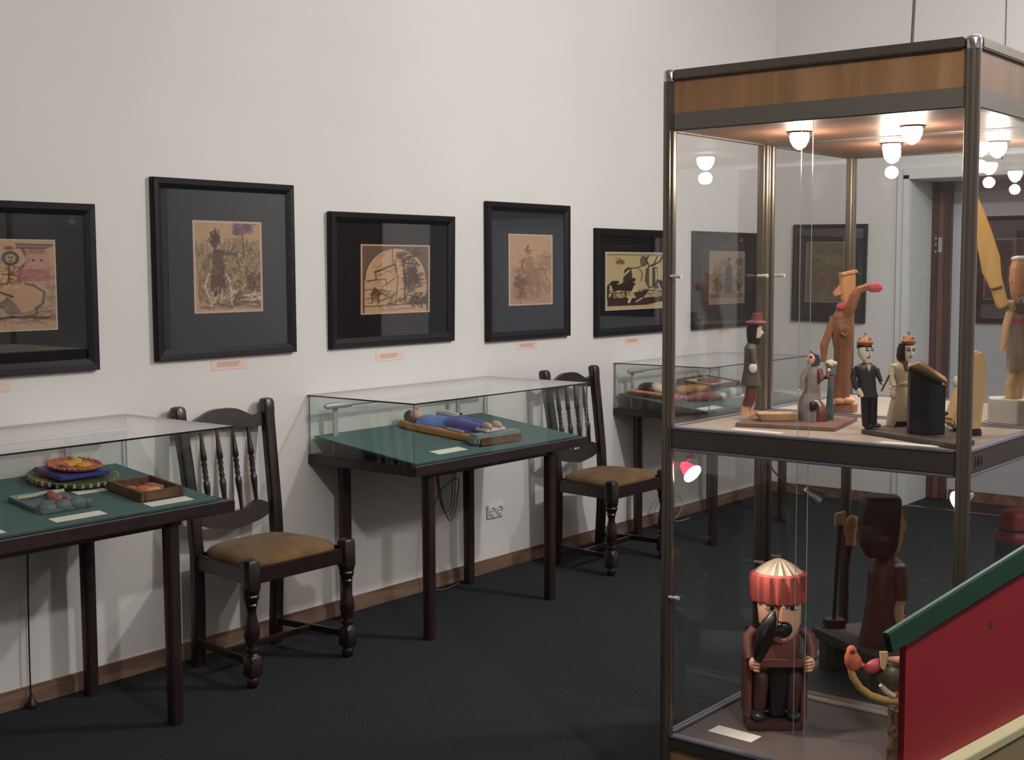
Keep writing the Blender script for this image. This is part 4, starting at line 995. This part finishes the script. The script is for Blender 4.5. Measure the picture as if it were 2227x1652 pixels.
obj('head', u.prism(MB(), [(1829, 596), (1860, 592), (1861, 640), (1856, 664), (1838, 668), (1832, 650), (1830, 625)], -13, 13), wF, t, bevel=.004)
obj('brow', u.prism(MB(), [(1828, 597), (1862, 589), (1864, 595), (1830, 602)], -16, 16), wF, t, bevel=.001)
obj('nose', u.prism(MB(), [(1832, 618), (1814, 638), (1818, 647), (1834, 643)], -7, 7), wF, t, bevel=.003)
obj('raised_arm', u.tube(MB(), [(1840, 690, -6), (1850, 668, -12), (1858, 645, -14), (1866, 632, -14), (1886, 625, -14)], [11, 12, 11, 9, 8], 7), wM, t)
obj('raised_hand', u.ell(MB(), 1900, 627, -14, 18, 8, 12, 7, 6), m_rose, t)
obj('hanging_arm', u.tube(MB(), [(1818, 690, 0), (1806, 725, -2), (1796, 752, -4), (1796, 770, -5), (1795, 788, -6)], [9, 8, 9, 7, 5], 7), wM, t)
obj('rose_stain', u.ell(MB(), 1832, 668, -10, 13, 6, 9), m_rose, t)
# --- plank B with couple and lectern
pB = thing('couple_plank', 'grey-brown plank on the upper shelf carrying the couple and the black lectern', 'plank', (0, 0, ZS))
obj('board', MB().prism([(2.872, 3.345), (3.188, 3.190), (3.198, 3.30), (3.03, 3.56), (2.90, 3.56)], .0005, .013, 'z'), m_bench, pB, bevel=.002)
ZQ = ZS+.0135
def crown(u, t, a, b, w):
    mb = MB(); u.loft(mb, [(a, b+14, w*.62, w*.6), (a, b+8, w*.9, w*.85), (a, b+3, w, w*.95), (a, b-2, w*.78, w*.75), (a, b-6, w*.35, w*.35), (a, b-11, w*.12, w*.12)], 20)
    obj('crown', mb, m_crown, t, smooth=True)
    c = MB(); u.tube(c, [(a, b-10), (a, b-18)], [1.2, 1.2], 6); u.tube(c, [(a-4, b-16), (a+4, b-15)], [1.1, 1.1], 6)
    for q in range(6):
        an = math.pi*q/3+.3; u.ell(c, a+w*.66*math.cos(an), b-1+3*math.sin(an*2), w*.62*math.sin(an), 3.5, 3.5, 3.5, 8, 6)
    obj('crown_knobs', c, m_crown, t, smooth=True)
def faceparts(u, t, a, b, d, sc=1.0, look=3):
    obj('nose', u.prism(MB(), [(a+look-1.5*sc, b-6*sc), (a+look+3*sc, b+4*sc), (a+look-2*sc, b+5*sc)], d-4, d+1), m_face, t)
    e = MB(); u.ell(e, a-4*sc+look*.4, b-5*sc, d-.5, 4*sc, 1.2, 1.8*sc, 8, 6); u.ell(e, a+7*sc+look*.4, b-5*sc, d-.5, 3.2*sc, 1.2, 1.8*sc, 8, 6)
    u.tube(e, [(a-9*sc+look*.4, b-8*sc, d-.5), (a-4*sc+look*.4, b-11*sc, d-.5), (a+1, b-8.5*sc, d-.5)], [.7, 1.1, .7], 6); u.tube(e, [(a+4*sc+look*.4, b-8.5*sc, d-.5), (a+10*sc+look*.4, b-10*sc, d-.5)], [1, .7], 6)
    obj('eyes', e, m_dark, t, smooth=True)
    obj('mouth', u.tube(MB(), [(a-2*sc, b+10*sc, d-.3), (a+6*sc, b+10*sc, d-.3)], [.9, .9], 6), m_maroon, t)
k = .00126; u = U(k, 1892, 932)
t = fig('groom_figurine', 'carved man in charcoal suit wearing a brown crown, left of the white-dressed woman', 'figurine', 2.884, 3.375, ZQ)
obj('shoe', u.ell(u.ell(MB(), 1887, 928, -8, 11, 13, 5), 1904, 925, -6, 11, 12, 5), m_dark, t, smooth=True)
obj('trousers', u.loft(u.loft(MB(), [(1884, 927, 8, 8), (1882, 895, 9, 9), (1881, 856, 10, 11)], 12, 3), [(1899, 923, 8, 8), (1898, 895, 9, 9), (1897, 856, 10, 11)], 12, 3), m_dark, t, smooth=True)
obj('jacket', u.loft(MB(), [(1887, 863, 22, 14), (1885, 850, 20, 13), (1883, 825, 19, 13), (1880, 805, 24, 13), (1880, 797, 24, 12), (1882, 791, 12, 9), (1884, 787, 7, 6)], 20, 2.6), m_suit, t, smooth=True)
obj('shirt_front', u.prism(MB(), [(1878, 792), (1889, 792), (1885, 808)], -13.5, -11), m_skin, t)
obj('left_arm', u.tube(MB(), [(1857, 802, -2), (1853, 820, -3), (1857, 838, -6), (1862, 846, -8)], [8, 7, 7, 6], 10), m_suit, t, smooth=True)
obj('left_hand', u.tube(MB(), [(1862, 845, -8), (1868, 855, -10), (1872, 862, -11)], [6, 5.5, 3.5], 10), m_face, t, smooth=True)
obj('right_arm', u.tube(MB(), [(1902, 802, -3), (1908, 818, -6), (1914, 834, -9)], [7, 5.5, 4], 10), m_suit, t, smooth=True)
obj('right_hand', u.tube(MB(), [(1912, 830, -9), (1920, 838, -11)], [3.6, 3.6], 10), m_skin, t, smooth=True)
obj('baton', u.tube(MB(), [(1912, 850, -13), (1929, 815, -13)], [2, 2.4], 8), m_brwd, t, smooth=True)
obj('head', u.loft(MB(), [(1884, 791, 7, 7), (1883, 785, 9, 9), (1879, 775, 14, 12), (1877, 760, 15, 13), (1877, 750, 14, 12)], 18, 2.3), m_face, t, smooth=True)
obj('hair', u.loft(MB(), [(1877, 757, 16, 13.5, 2), (1877, 750, 16, 14, 0), (1877, 745, 14, 13, 0)], 16, 2.3), m_dark, t, smooth=True)
faceparts(u, t, 1882, 766, -12.5, 1.0, 5); crown(u, t, 1878, 741, 18)
k = .00128; u = U(k, 1957, 927)
t = fig('bride_figurine', 'carved woman in long cream dress and brown crown, between the suited man and lectern', 'figurine', 2.925, 3.485, ZQ)
obj('dress', u.loft(MB(), [(1952, 927, 25, 20), (1953, 905, 23, 19), (1957, 870, 20, 17), (1960, 845, 16, 14), (1960, 838, 15, 13), (1960, 820, 18, 16), (1958, 803, 22, 14), (1957, 795, 23, 12), (1960, 789, 9, 8)], 22, 2.6), m_dress, t, smooth=True)
obj('skirt_notch', u.prism(MB(), [(1938, 928), (1972, 928), (1967, 916), (1944, 916)], -21, -12), m_dark, t)
f = MB()
for q in range(-3, 4): u.tube(f, [(1956+q*2.4, 848, -14), (1953+q*5.4, 885, -18.2), (1952+q*6.6, 914, -20)], [.8, 1.3, 1.3], 6)
obj('skirt_fold', f, m_dress, t, smooth=True)
obj('left_sleeve', u.tube(MB(), [(1937, 801, -1), (1934, 820, -6), (1938, 840, -12)], [8, 6.5, 7.5], 10), m_dress, t, smooth=True)
obj('left_hand', u.tube(MB(), [(1936, 838, -12), (1929, 845, -14)], [4, 3.2], 8), m_skin, t, smooth=True)
obj('right_sleeve', u.tube(MB(), [(1977, 801, -1), (1981, 820, -5), (1979, 838, -8)], [7, 6, 6], 10), m_dress, t, smooth=True)
obj('bag', u.ell(MB(), 1937, 858, -12, 7, 6, 10), m_dress, t, smooth=True)
obj('bow', u.ell(MB(), 1962, 834, -14, 12, 4, 5), m_dress, t, smooth=True)
obj('scarf', u.loft(MB(), [(1964, 808, 4, 6, -10), (1963, 798, 8, 8, -6), (1962, 785, 9, 9)], 14, 2.3), m_maroon, t, smooth=True)
obj('hair', u.loft(MB(), [(1962, 786, 12, 9, 2), (1964, 778, 17, 13, 2), (1966, 760, 18, 14, 1), (1968, 748, 16, 13, 0)], 18, 2.4), m_hair, t, smooth=True)
obj('head', u.loft(MB(), [(1970, 787, 5, 6, -5), (1971, 781, 9, 8, -6), (1971, 768, 12.5, 9, -6), (1971, 752, 13, 9, -6)], 18, 2.4), m_face, t, smooth=True)
faceparts(u, t, 1971, 767, -15, 1.0, 3); crown(u, t, 1972, 740, 16)
k = .00131; u = U(k, 2015, 943)
t = fig('lectern_figurine', 'small black carved lectern with an open pale book on its sloping top', 'lectern', 3.050, 3.352, ZQ, R(0))
b = MB(); foot = [(-.045, -.005), (-.004, -.035), (.045, -.018), (.046, .03), (-.01, .04), (-.044, .025)]
hs = [.162, .134, .130, .142, .168, .174]
n = 6; vs = [(x, y, 0) for x, y in foot]+[(x, y, hs[i]) for i, (x, y) in enumerate(foot)]
b.add(vs, [tuple(range(n))[::-1], tuple(range(n, 2*n))]+[(i, (i+1) % n, (i+1) % n+n, i+n) for i in range(n)])
obj('stand', b, mat('glossy_black_paint', (16, 14, 15), .3, var=.15, scale=30), t, bevel=.002)
q = Matrix.Translation((.001, .0, .161)) @ Matrix.Rotation(R(33), 4, 'Y') @ Matrix.Rotation(R(-16), 4, 'X')
obj('book_cover', MB().box(-.045, .045, -.034, .030, -.004, .001).xf(q), wL, t, bevel=.001)
obj('book_pages', MB().box(-.041, .041, -.028, .026, .001, .008).xf(q), wL, t, bevel=.002)
obj('book_gutter', MB().box(-.041, .041, -.024, -.021, .008, .0092).xf(q), m_brwd, t)
obj('knob', MB().ell((.046, -.01, .055), (.010, .010, .006)), m_dark, t, smooth=True)
# --- triangular wooden figure at right
t = fig('wedge_figurine', 'tall wedge-shaped light wood carving on a black foot, just left of the right front post', 'figurine', 3.108, 3.482, ZS, R(10))
k = .00126; u = U(k, 2100, 955)
obj('foot', u.prism(MB(), [(2068, 955), (2078, 944), (2096, 936), (2128, 938), (2132, 955)], -18, 24), m_dark, t, bevel=.003)
obj('robe', u.prism(MB(), [(2058, 920), (2062, 932), (2090, 945), (2126, 942), (2136, 850), (2134, 785), (2122, 772), (2106, 776), (2090, 840)], -22, 22), wL, t, bevel=.006)
obj('hand', u.ell(MB(), 2071, 838, -10, 6, 6, 12), m_cream, t, smooth=True)
obj('strap', u.tube(MB(), [(2074, 828, -12), (2086, 822, -20), (2096, 822, -22)], [2.5, 3, 2.5], 8), m_brownw, t, smooth=True)
# --- pedestal and paddle man
t0 = fig('hexagonal_pedestal', 'white six-sided pedestal at the right of the upper shelf in the rear showcase', 'pedestal', 3.118, 3.872, ZS)
obj('block', MB().loft([(0, 0, 0, .085, .085), (0, 0, .070, .085, .085)], 6, 2.0, .25), mat('off_white_pedestal', (196, 192, 182), .5, var=.03), t0, bevel=.002)
k = .00137; u = U(k, 2198, 872)
t = fig('paddle_man_figurine', 'grey-bodied carved man on the white pedestal holding up a long yellow paddle', 'figurine', 3.116, 3.875, ZS+.071)
obj('leg', u.loft(u.loft(MB(), [(2190, 872, 14, 14), (2190, 840, 14, 13), (2196, 822, 13, 12), (2198, 800, 13, 12)], 10, 2.3), [(2206, 872, 12, 14, 12), (2206, 830, 13, 13, 10), (2204, 800, 13, 12, 8)], 10, 2.3), wL, t)
obj('body', u.loft(MB(), [(2202, 812, 24, 18), (2202, 770, 26, 19), (2200, 730, 22, 17), (2200, 705, 24, 17), (2202, 690, 28, 18), (2204, 668, 22, 15), (2202, 656, 10, 9)], 12, 2.4), mat('reflection_grey_wood', (150, 138, 128), .7, var=.15, scale=20), t)  # grey of the body imitates a translucent glass reflection
obj('belt', u.loft(MB(), [(2202, 712, 24.5, 18), (2202, 702, 25, 18)], 14, 2.4), m_rose, t, smooth=True)
obj('shawl', u.loft(MB(), [(2204, 692, 29, 19), (2204, 672, 26, 17), (2202, 660, 13, 11)], 14, 2.3), mat('dark_olive_shawl', (62, 64, 50), .6, var=.15), t)
obj('head', u.loft(MB(), [(2196, 664, 8, 8), (2195, 650, 13, 12), (2196, 620, 18, 15), (2198, 595, 19, 16), (2200, 580, 16, 14)], 14, 2.3), wF, t)
obj('nose', u.prism(MB(), [(2186, 606), (2176, 626), (2188, 630)], -8, -1), wF, t, bevel=.002)
obj('hair', u.loft(MB(), [(2212, 656, 10, 12, 6), (2213, 620, 12, 14, 6), (2210, 584, 14, 14, 4)], 12, 2.3), m_grey, t)
obj('cap', u.ell(MB(), 2199, 576, 0, 19, 16, 7), m_whitep, t, smooth=True)
obj('forearm', u.tube(MB(), [(2186, 684, -8), (2176, 668, -16), (2162, 668, -20)], [7, 6, 5], 8), wL, t, smooth=True)
obj('hanging_arm', u.tube(MB(), [(2178, 690, -8), (2170, 715, -10), (2168, 740, -10), (2163, 770, -10)], [9, 8, 7, 6], 8), wL, t)
pd = obj('paddle', u.prism(MB(), [(2064, 456), (2092, 434), (2112, 474), (2130, 520), (2148, 572), (2152, 612), (2168, 668), (2164, 676), (2150, 682), (2142, 672), (2132, 642), (2112, 604), (2108, 582), (2100, 545)], -26, -18), wood('yellow_paddle_wood', (206, 158, 84), (224, 180, 108), .5, 4, (1, 1, .3)), t, bevel=.003)
obj('paddle_band', u.tube(MB(), [(2128, 640, -28), (2140, 638, -28), (2152, 634, -28)], [2.4, 2.4, 3], 8), m_brownw, t, smooth=True)

# --- big seated figure below
k = .00138; u = U(k, 1682, 1587)
t = fig('seated_hat_figurine', 'large carved seated man in fluted red hat with black bird, lower front showcase', 'figurine', 2.564, 3.440, ZB, R(0))
obj('footboard', u.box(MB(), 1622, 1742, -48, 14, 1566, 1587), m_brwd, t, bevel=.004)
obj('side_board', u.box(u.box(MB(), 1622, 1634, -30, 40, 1440, 1568), 1740, 1754, -30, 40, 1440, 1568), m_brwn, t, bevel=.004)
obj('back_board', u.box(MB(), 1630, 1746, 30, 42, 1380, 1568), m_brwd, t, bevel=.003)
obj('crossbar', u.box(MB(), 1628, 1746, -52, -30, 1434, 1448), m_brwn, t, bevel=.003)
obj('torso', u.loft(MB(), [(1692, 1470, 48, 30), (1692, 1440, 46, 30), (1692, 1405, 50, 30), (1692, 1380, 46, 26), (1692, 1366, 30, 20)], 18, 2.8), m_brwn, t, smooth=True)
obj('lap_apron', u.loft(MB(), [(1690, 1560, 18, 12, -20), (1690, 1500, 20, 14, -24), (1690, 1452, 30, 22, -12)], 14, 3), m_dark, t, smooth=True)
lg = MB()
for a in (1650, 1722): u.loft(lg, [(a, 1550, 13, 13, -22), (a+2, 1510, 15, 15, -24), (a+4, 1475, 17, 20, -20), (a+4, 1458, 13, 22, -8)], 14, 2.6)
obj('trousers', lg, m_brwd, t, smooth=True)
sh = MB()
for a in (1646, 1722): u.ell(sh, a, 1556, -36, 15, 22, 10, 14, 9)
obj('shoe', sh, mat('green_black_shoe', (36, 46, 44), .3, var=.1), t, smooth=True)
for sgn, a, nm in ((-1, 1628, 'left_arm'), (1, 1760, 'right_arm')):
    obj(nm, u.tube(MB(), [(a-sgn*14, 1378, 0), (a, 1392, -6), (a+sgn*2, 1415, -20), (a+sgn*1, 1434, -36)], [11, 13, 13, 10], 12), m_brwn, t, smooth=True)
    hnd = MB(); u.ell(hnd, a-sgn*4, 1440, -46, 9, 10, 14, 12, 8)
    for q in range(4): u.tube(hnd, [(a-sgn*4, 1430+q*7, -55), (a-sgn*12, 1431+q*7, -57), (a-sgn*16, 1434+q*7, -52)], [3.4, 3.2, 2.6], 8)
    u.tube(hnd, [(a-sgn*2, 1432, -44), (a-sgn*12, 1426, -42)], [3.4, 2.6], 8)
    obj('hand', hnd, m_skin, t, smooth=True)
# head: broad flat face
obj('hair', u.loft(MB(), [(1694, 1396, 40, 20, 12), (1694, 1360, 50, 28, 6), (1694, 1320, 51, 30, 4), (1694, 1296, 50, 30, 2)], 20, 3), m_hair, t, smooth=True)
fc = MB(); u.loft(fc, [(1697, 1400, 12, 8, -22), (1696, 1392, 24, 12, -24), (1694, 1378, 36, 16, -24), (1693, 1355, 45, 20, -22), (1692, 1320, 47, 22, -20), (1692, 1298, 46, 22, -18)], 22, 2.8)
obj('face', fc, m_skin, t, smooth=True)
obj('nose', u.prism(MB(), [(1688, 1312), (1697, 1312), (1703, 1347), (1685, 1349)], -58, -38), m_skin, t, bevel=.004)
e = MB(); 
for a in (1670, 1718): u.ell(e, a, 1320, -41, 12, 2.4, 6, 12, 7)
obj('eye_white', e, m_face, t, smooth=True)
e = MB()
for a in (1672, 1716):
    u.ell(e, a, 1320, -43, 5.5, 1.8, 5.5, 10, 7); u.tube(e, [(a-13, 1321, -41), (a-6, 1313, -43), (a+6, 1313, -43), (a+13, 1321, -41)], [.9, 1.6, 1.6, .9], 6)
u.tube(e, [(1655, 1310, -40), (1672, 1305, -42), (1684, 1309, -43)], [1.2, 2.4, 1.2], 8); u.tube(e, [(1702, 1309, -43), (1716, 1304, -42), (1734, 1308, -40)], [1.2, 2.4, 1.2], 8)
obj('eyebrow', e, m_dark, t, smooth=True)
obj('lower_lip', u.tube(MB(), [(1688, 1388, -38), (1698, 1390, -40), (1708, 1384, -38)], [3, 4, 3], 8), m_pink, t, smooth=True)
obj('open_mouth', u.ell(MB(), 1697, 1366, -44, 19, 10, 17, 18, 10), m_dark, t, smooth=True)
bd = MB(); u.tube(bd, [(1674, 1322, -60), (1669, 1334, -62), (1661, 1350, -62), (1655, 1372, -60), (1648, 1398, -58), (1641, 1424, -54), (1639, 1433, -52)], [2.5, 11, 16, 20, 17, 11, 6], 14)
u.tube(bd, [(1657, 1366, -62), (1680, 1367, -54), (1690, 1367, -48)], [12, 11, 13], 12)
obj('black_bird', bd, m_dark, t, smooth=True)
obj('bird_wing', u.tube(MB(), [(1661, 1340, -74), (1650, 1366, -76), (1642, 1400, -66)], [2, 5, 2], 8), m_suit, t, smooth=True)
h1 = MB(); n = 64
for_prof = [(50, 1306), (60, 1312), (62, 1306), (63, 1262), (61, 1254), (52, 1250), (48, 1252)]
rs = []
for (r, bb) in for_prof:
    ring = []
    for q in range(n):
        a = 2*math.pi*q/n; rr = r*(1-(.075 if (q % 4 in (0, 1) and r > 58) else 0))
        x, y, z = u.p(1694+rr*math.cos(a), bb, rr*.92*math.sin(a)); ring.append((x, y, z))
    rs.append(ring)
obj('hat_band', MB().rings(rs), m_bigred, t, smooth=True, angle=25)
rs = []
for (r, bb) in [(52, 1256), (51, 1250), (40, 1241), (26, 1232), (14, 1226), (5, 1223), (1, 1222.5)]:
    ring = []
    for q in range(n):
        a = 2*math.pi*q/n; fl = (0.0, .06, .09, .06)[q % 4]; rr = r*(1-fl*1.0)
        x, y, z = u.p(1694+rr*math.cos(a), bb+fl*42*(r/52), rr*.92*math.sin(a)); ring.append((x, y, z))
    rs.append(ring)
obj('hat_crown', MB().rings(rs), m_hatg, t, smooth=True, angle=25)

# --- rear lower: bench, brown lady, sign staffs
kb = .00153
u = U(kb, 1860, 1450)
t = fig('low_bench', 'low grey-brown wooden bench in the rear lower showcase', 'bench', 2.62, 4.02, ZB)
obj('seat_board', MB().box(-.19, .19, -.10, .10, .102, .134).xf(Matrix.Rotation(R(-71), 4, 'Z')), m_bench, t, bevel=.004)
for x in (-.15, .14):
    obj('leg', MB().box(x-.02, x+.03, -.085, .085, 0, .102).xf(Matrix.Rotation(R(-71), 4, 'Z')), m_bench, t, bevel=.004)
BZ = ZB+.1345
u = U(kb, 1915, 1402)
t = fig('long_haired_figurine', 'brown carved woman with long dark hair on the bench, lower rear showcase', 'figurine', 2.665, 4.02, BZ)
obj('robe', u.loft(MB(), [(1915, 1402, 50, 40), (1918, 1370, 46, 38), (1920, 1330, 42, 36), (1920, 1290, 38, 34), (1922, 1250, 40, 34), (1926, 1232, 34, 28), (1925, 1218, 18, 16), (1922, 1205, 13, 13)], 14, 2.5), m_brwn, t)
obj('hair', u.loft(MB(), [(1905, 1215, 28, 24, 0), (1903, 1190, 38, 32, 2), (1903, 1150, 42, 34, 2), (1906, 1110, 41, 32, 0), (1908, 1092, 39, 30, 0), (1908, 1085, 35, 27)], 20, 4), m_brwd, t, smooth=True)
obj('face', u.prism(MB(), [(1938, 1112), (1948, 1108), (1950, 1128), (1959, 1152), (1951, 1158), (1950, 1180), (1944, 1205), (1932, 1206), (1930, 1150)], -20, 12), m_skin, t, bevel=.006)
obj('hair_band', u.prism(MB(), [(1936, 1106), (1943, 1106), (1938, 1150), (1936, 1200), (1929, 1204), (1929, 1150)], -24, -18), m_bigred, t, bevel=.002)
obj('sleeve', u.tube(MB(), [(1942, 1238, -22), (1944, 1265, -30), (1944, 1302, -30)], [17, 16, 14], 12), m_brwn, t, smooth=True)
obj('forearm', u.tube(MB(), [(1944, 1300, -30), (1938, 1325, -34), (1940, 1346, -40), (1956, 1350, -44)], [10, 11, 11, 7], 12), m_skin, t, smooth=True)
f = MB()
for q in range(4): u.tube(f, [(1954, 1342+q*5, -46), (1966, 1338+q*5, -48)], [3, 2.2], 8)
u.tube(f, [(1944, 1340, -42), (1950, 1332, -44)], [3, 2], 8)
obj('finger', f, m_skin, t, smooth=True)
obj('shoulder_patch', u.ell(MB(), 1940, 1230, -26, 12, 8, 5), m_whitep, t, smooth=True)
u = U(kb, 1811, 1360)
t = fig('mallet_staffs', 'two upright dark staffs with light carved tops, left end of the bench', 'figurine', 2.462, 4.09, BZ)
obj('block', u.box(MB(), 1790, 1834, -16, 16, 1342, 1360), m_brwd, t, bevel=.002)
obj('staff', u.tube(MB(), [(1811, 1344), (1816, 1230), (1822, 1120)], [4.5, 5, 6], 10), m_brwd, t, smooth=True)
obj('paddle_top', u.prism(MB(), [(1810, 1104), (1832, 1098), (1834, 1124), (1830, 1130), (1812, 1126), (1809, 1132)], -7, 7), wL, t, bevel=.002)
obj('rear_staff', u.tube(MB(), [(1840, 1350, 10), (1842, 1230, 14), (1848, 1170, 16)], [4.5, 5, 8], 10), m_brwd, t, smooth=True)
obj('knob_top', u.loft(MB(), [(1850, 1178, 12, 11, 16), (1850, 1160, 11, 10, 16), (1848, 1146, 14, 12, 16), (1851, 1130, 16, 14, 16), (1853, 1116, 12, 10, 16), (1853, 1111, 5, 5, 16)], 14), wF, t, smooth=True)
# small hooded figure in front of the bench end
k = .00140; u = U(k, 1915, 1415)
t = fig('hooded_figurine', 'tiny dark carved figure with a grey hood on a pole, behind the green roof edge', 'figurine', 2.99, 3.83, ZB)
obj('pole', u.tube(MB(), [(1915, 1587), (1915, 1400)], [7, 6], 8), m_brwd, t, smooth=True)
obj('body', u.loft(MB(), [(1915, 1410, 12, 10), (1915, 1375, 8, 8), (1915, 1362, 7, 7)], 12), m_brwn, t, smooth=True)
obj('hood', u.ell(MB(), 1915, 1360, 0, 10, 9, 8), m_grey, t, smooth=True); obj('face', u.ell(MB(), 1915, 1363, -6, 6, 5, 6), m_dark, t, smooth=True)
for o in t.children: pass
# --- bird tree at lower right
k = .00130; u = U(k, 1955, 1655)
t = fig('bird_tree_figurine', 'carved trunk with a small orange bird on a curved yellow branch, behind the red gable', 'figurine', 2.975, 3.385, ZB)
bk = MB(); rs = []; rr2 = random.Random(3)
for z in range(12):
    bb = 1655-z*10.5; r = []
    for q in range(16):
        a = 2*math.pi*q/16; rad = 24*(1+rr2.uniform(-.09, .09)); r.append(u.p(1960+rad*math.cos(a), bb, rad*math.sin(a)))
    rs.append(r)
obj('trunk', bk.rings(rs), mat('rough_bark', (66, 46, 38), .7, var=.0, scale=60, rgb2=(112, 84, 62), bump=.6, bscale=120), t)
obj('trunk_knob', u.ell(MB(), 1941, 1545, -8, 5, 5, 8), m_grey, t, smooth=True)
obj('branch', u.tube(MB(), [(1853, 1452, -6), (1858, 1470, -6), (1872, 1492, -6), (1895, 1510, -5), (1925, 1521, -3), (1955, 1524, 0), (1962, 1540, 0)], [7, 8, 8, 8, 8, 8, 8], 12), mat('yellow_branch_paint', (176, 140, 72), .55, var=.18, scale=24), t, smooth=True)
obj('orange_bird', u.ell(u.loft(MB(), [(1858, 1452, 12, 10, -6), (1859, 1440, 19, 14, -6), (1856, 1426, 17, 13, -6), (1854, 1416, 11, 10, -6), (1854, 1408, 10, 9, -6), (1854, 1403, 5, 5, -6)], 16), 1876, 1444, -6, 8, 7, 5), m_orange, t, smooth=True)
obj('bird_face', u.ell(MB(), 1854, 1413, -15, 6, 3, 6), m_maroon, t, smooth=True)
obj('rooster_body', u.ell(MB(), 1942, 1466, -4, 34, 24, 28), mat('mottled_green_brown', (58, 60, 44), .45, var=.0, scale=30, rgb2=(110, 88, 54)), t, smooth=True)
obj('rooster_breast', u.ell(MB(), 1902, 1446, -8, 24, 12, 14, rot=Matrix.Rotation(R(-28), 3, 'Y')), m_rose, t, smooth=True)
obj('yellow_board', u.prism(MB(), [(1908, 1410), (1925, 1410), (1924, 1430), (1918, 1450), (1912, 1446)], -28, -20), wL, t, bevel=.001)
obj('carved_arm', u.tube(MB(), [(1926, 1426, -24), (1945, 1428, -26), (1968, 1426, -26)], [5, 8, 10], 10), wF, t, smooth=True)
obj('rooster_leg', u.tube(MB(), [(1918, 1486, -8), (1928, 1500, -8), (1946, 1512, -6)], [7, 7, 5], 8), m_cream, t, smooth=True)
obj('tail', u.tube(MB(), [(1952, 1510, 2), (1966, 1530, 4), (1962, 1548, 4)], [8, 10, 8], 8), m_rose, t, smooth=True)
# --- red hat figure at far right, rear lower showcase
k = .00152; u = U(k, 2225, 1500)
t = fig('bowler_hat_figurine', 'dark carved figure with a red bowler hat at the right edge, rear lower showcase', 'figurine', 3.085, 4.06, ZB)
obj('body', u.loft(MB(), [(2225, 1500, 44, 38), (2225, 1400, 46, 40), (2225, 1300, 44, 38), (2225, 1262, 40, 34)], 18, 2.4), m_brwd, t, smooth=True)
obj('head', u.loft(MB(), [(2225, 1266, 36, 32), (2225, 1230, 46, 38), (2225, 1180, 48, 40), (2225, 1146, 44, 38)], 20, 2.5), m_suit, t, smooth=True)
obj('hat', u.loft(MB(), [(2225, 1158, 50, 42), (2225, 1150, 54, 46), (2225, 1140, 50, 44), (2225, 1135, 42, 38), (2225, 1112, 41, 37), (2225, 1098, 36, 32), (2225, 1093, 20, 18)], 24, 2.4), mat('red_hat_paint', (150, 48, 52), .5, var=.1), t, smooth=True)
obj('hat_ribbon', u.loft(MB(), [(2225, 1141, 43.5, 39.5), (2225, 1131, 43, 39)], 24, 2.4), m_dark, t, smooth=True)
obj('hand', u.loft(MB(), [(2160, 1300, 16, 14, -20), (2158, 1250, 18, 14, -20), (2162, 1236, 10, 8, -20)], 12), m_cream, t, smooth=True)
obj('arm', u.tube(MB(), [(2190, 1280, -6), (2160, 1300, -20), (2160, 1330, -20)], [14, 13, 10], 10), m_brwd, t, smooth=True)

# ------------------------------------------------------------------ foreground red gabled box
ang = math.atan2(.992, .127)      # direction of its wall
P0 = Vector((3.7657, 1.4306, 0))
t = thing('gabled_screen', 'red painted panel with dark green sloping coping and cream ledge, foreground lower right', 'panel', (P0.x, P0.y, 0), ang)
# local x along the wall away from the camera, local -y towards... right side of wall; wall outer face at y=0 facing +y(left)
obj('red_wall', MB().prism([(0, 1.003), (.62, 1.003), (.62, 1.235), (.0, 1.163)], 0, .008, 'y'), red_m, t, bevel=.001)
obj('nail_hole', MB().tube([(.215, .0005, 1.146), (.215, -.0004, 1.146)], .006, 10), m_brwd, t)
obj('green_coping', MB().prism([(-.036, 1.163), (-.048, 1.188), (.62, 1.276), (.62, 1.236), (.0, 1.166)], -.004, .004, 'y'), green_m, t, bevel=.0015)
obj('ledge', MB().box(-.02, .80, -.020, .03, .991, 1.003), cream_m, t, bevel=.001)
obj('lower_panel', MB().box(-.01, .79, -.018, .02, 0, .991), khaki_m, t, bevel=.002)
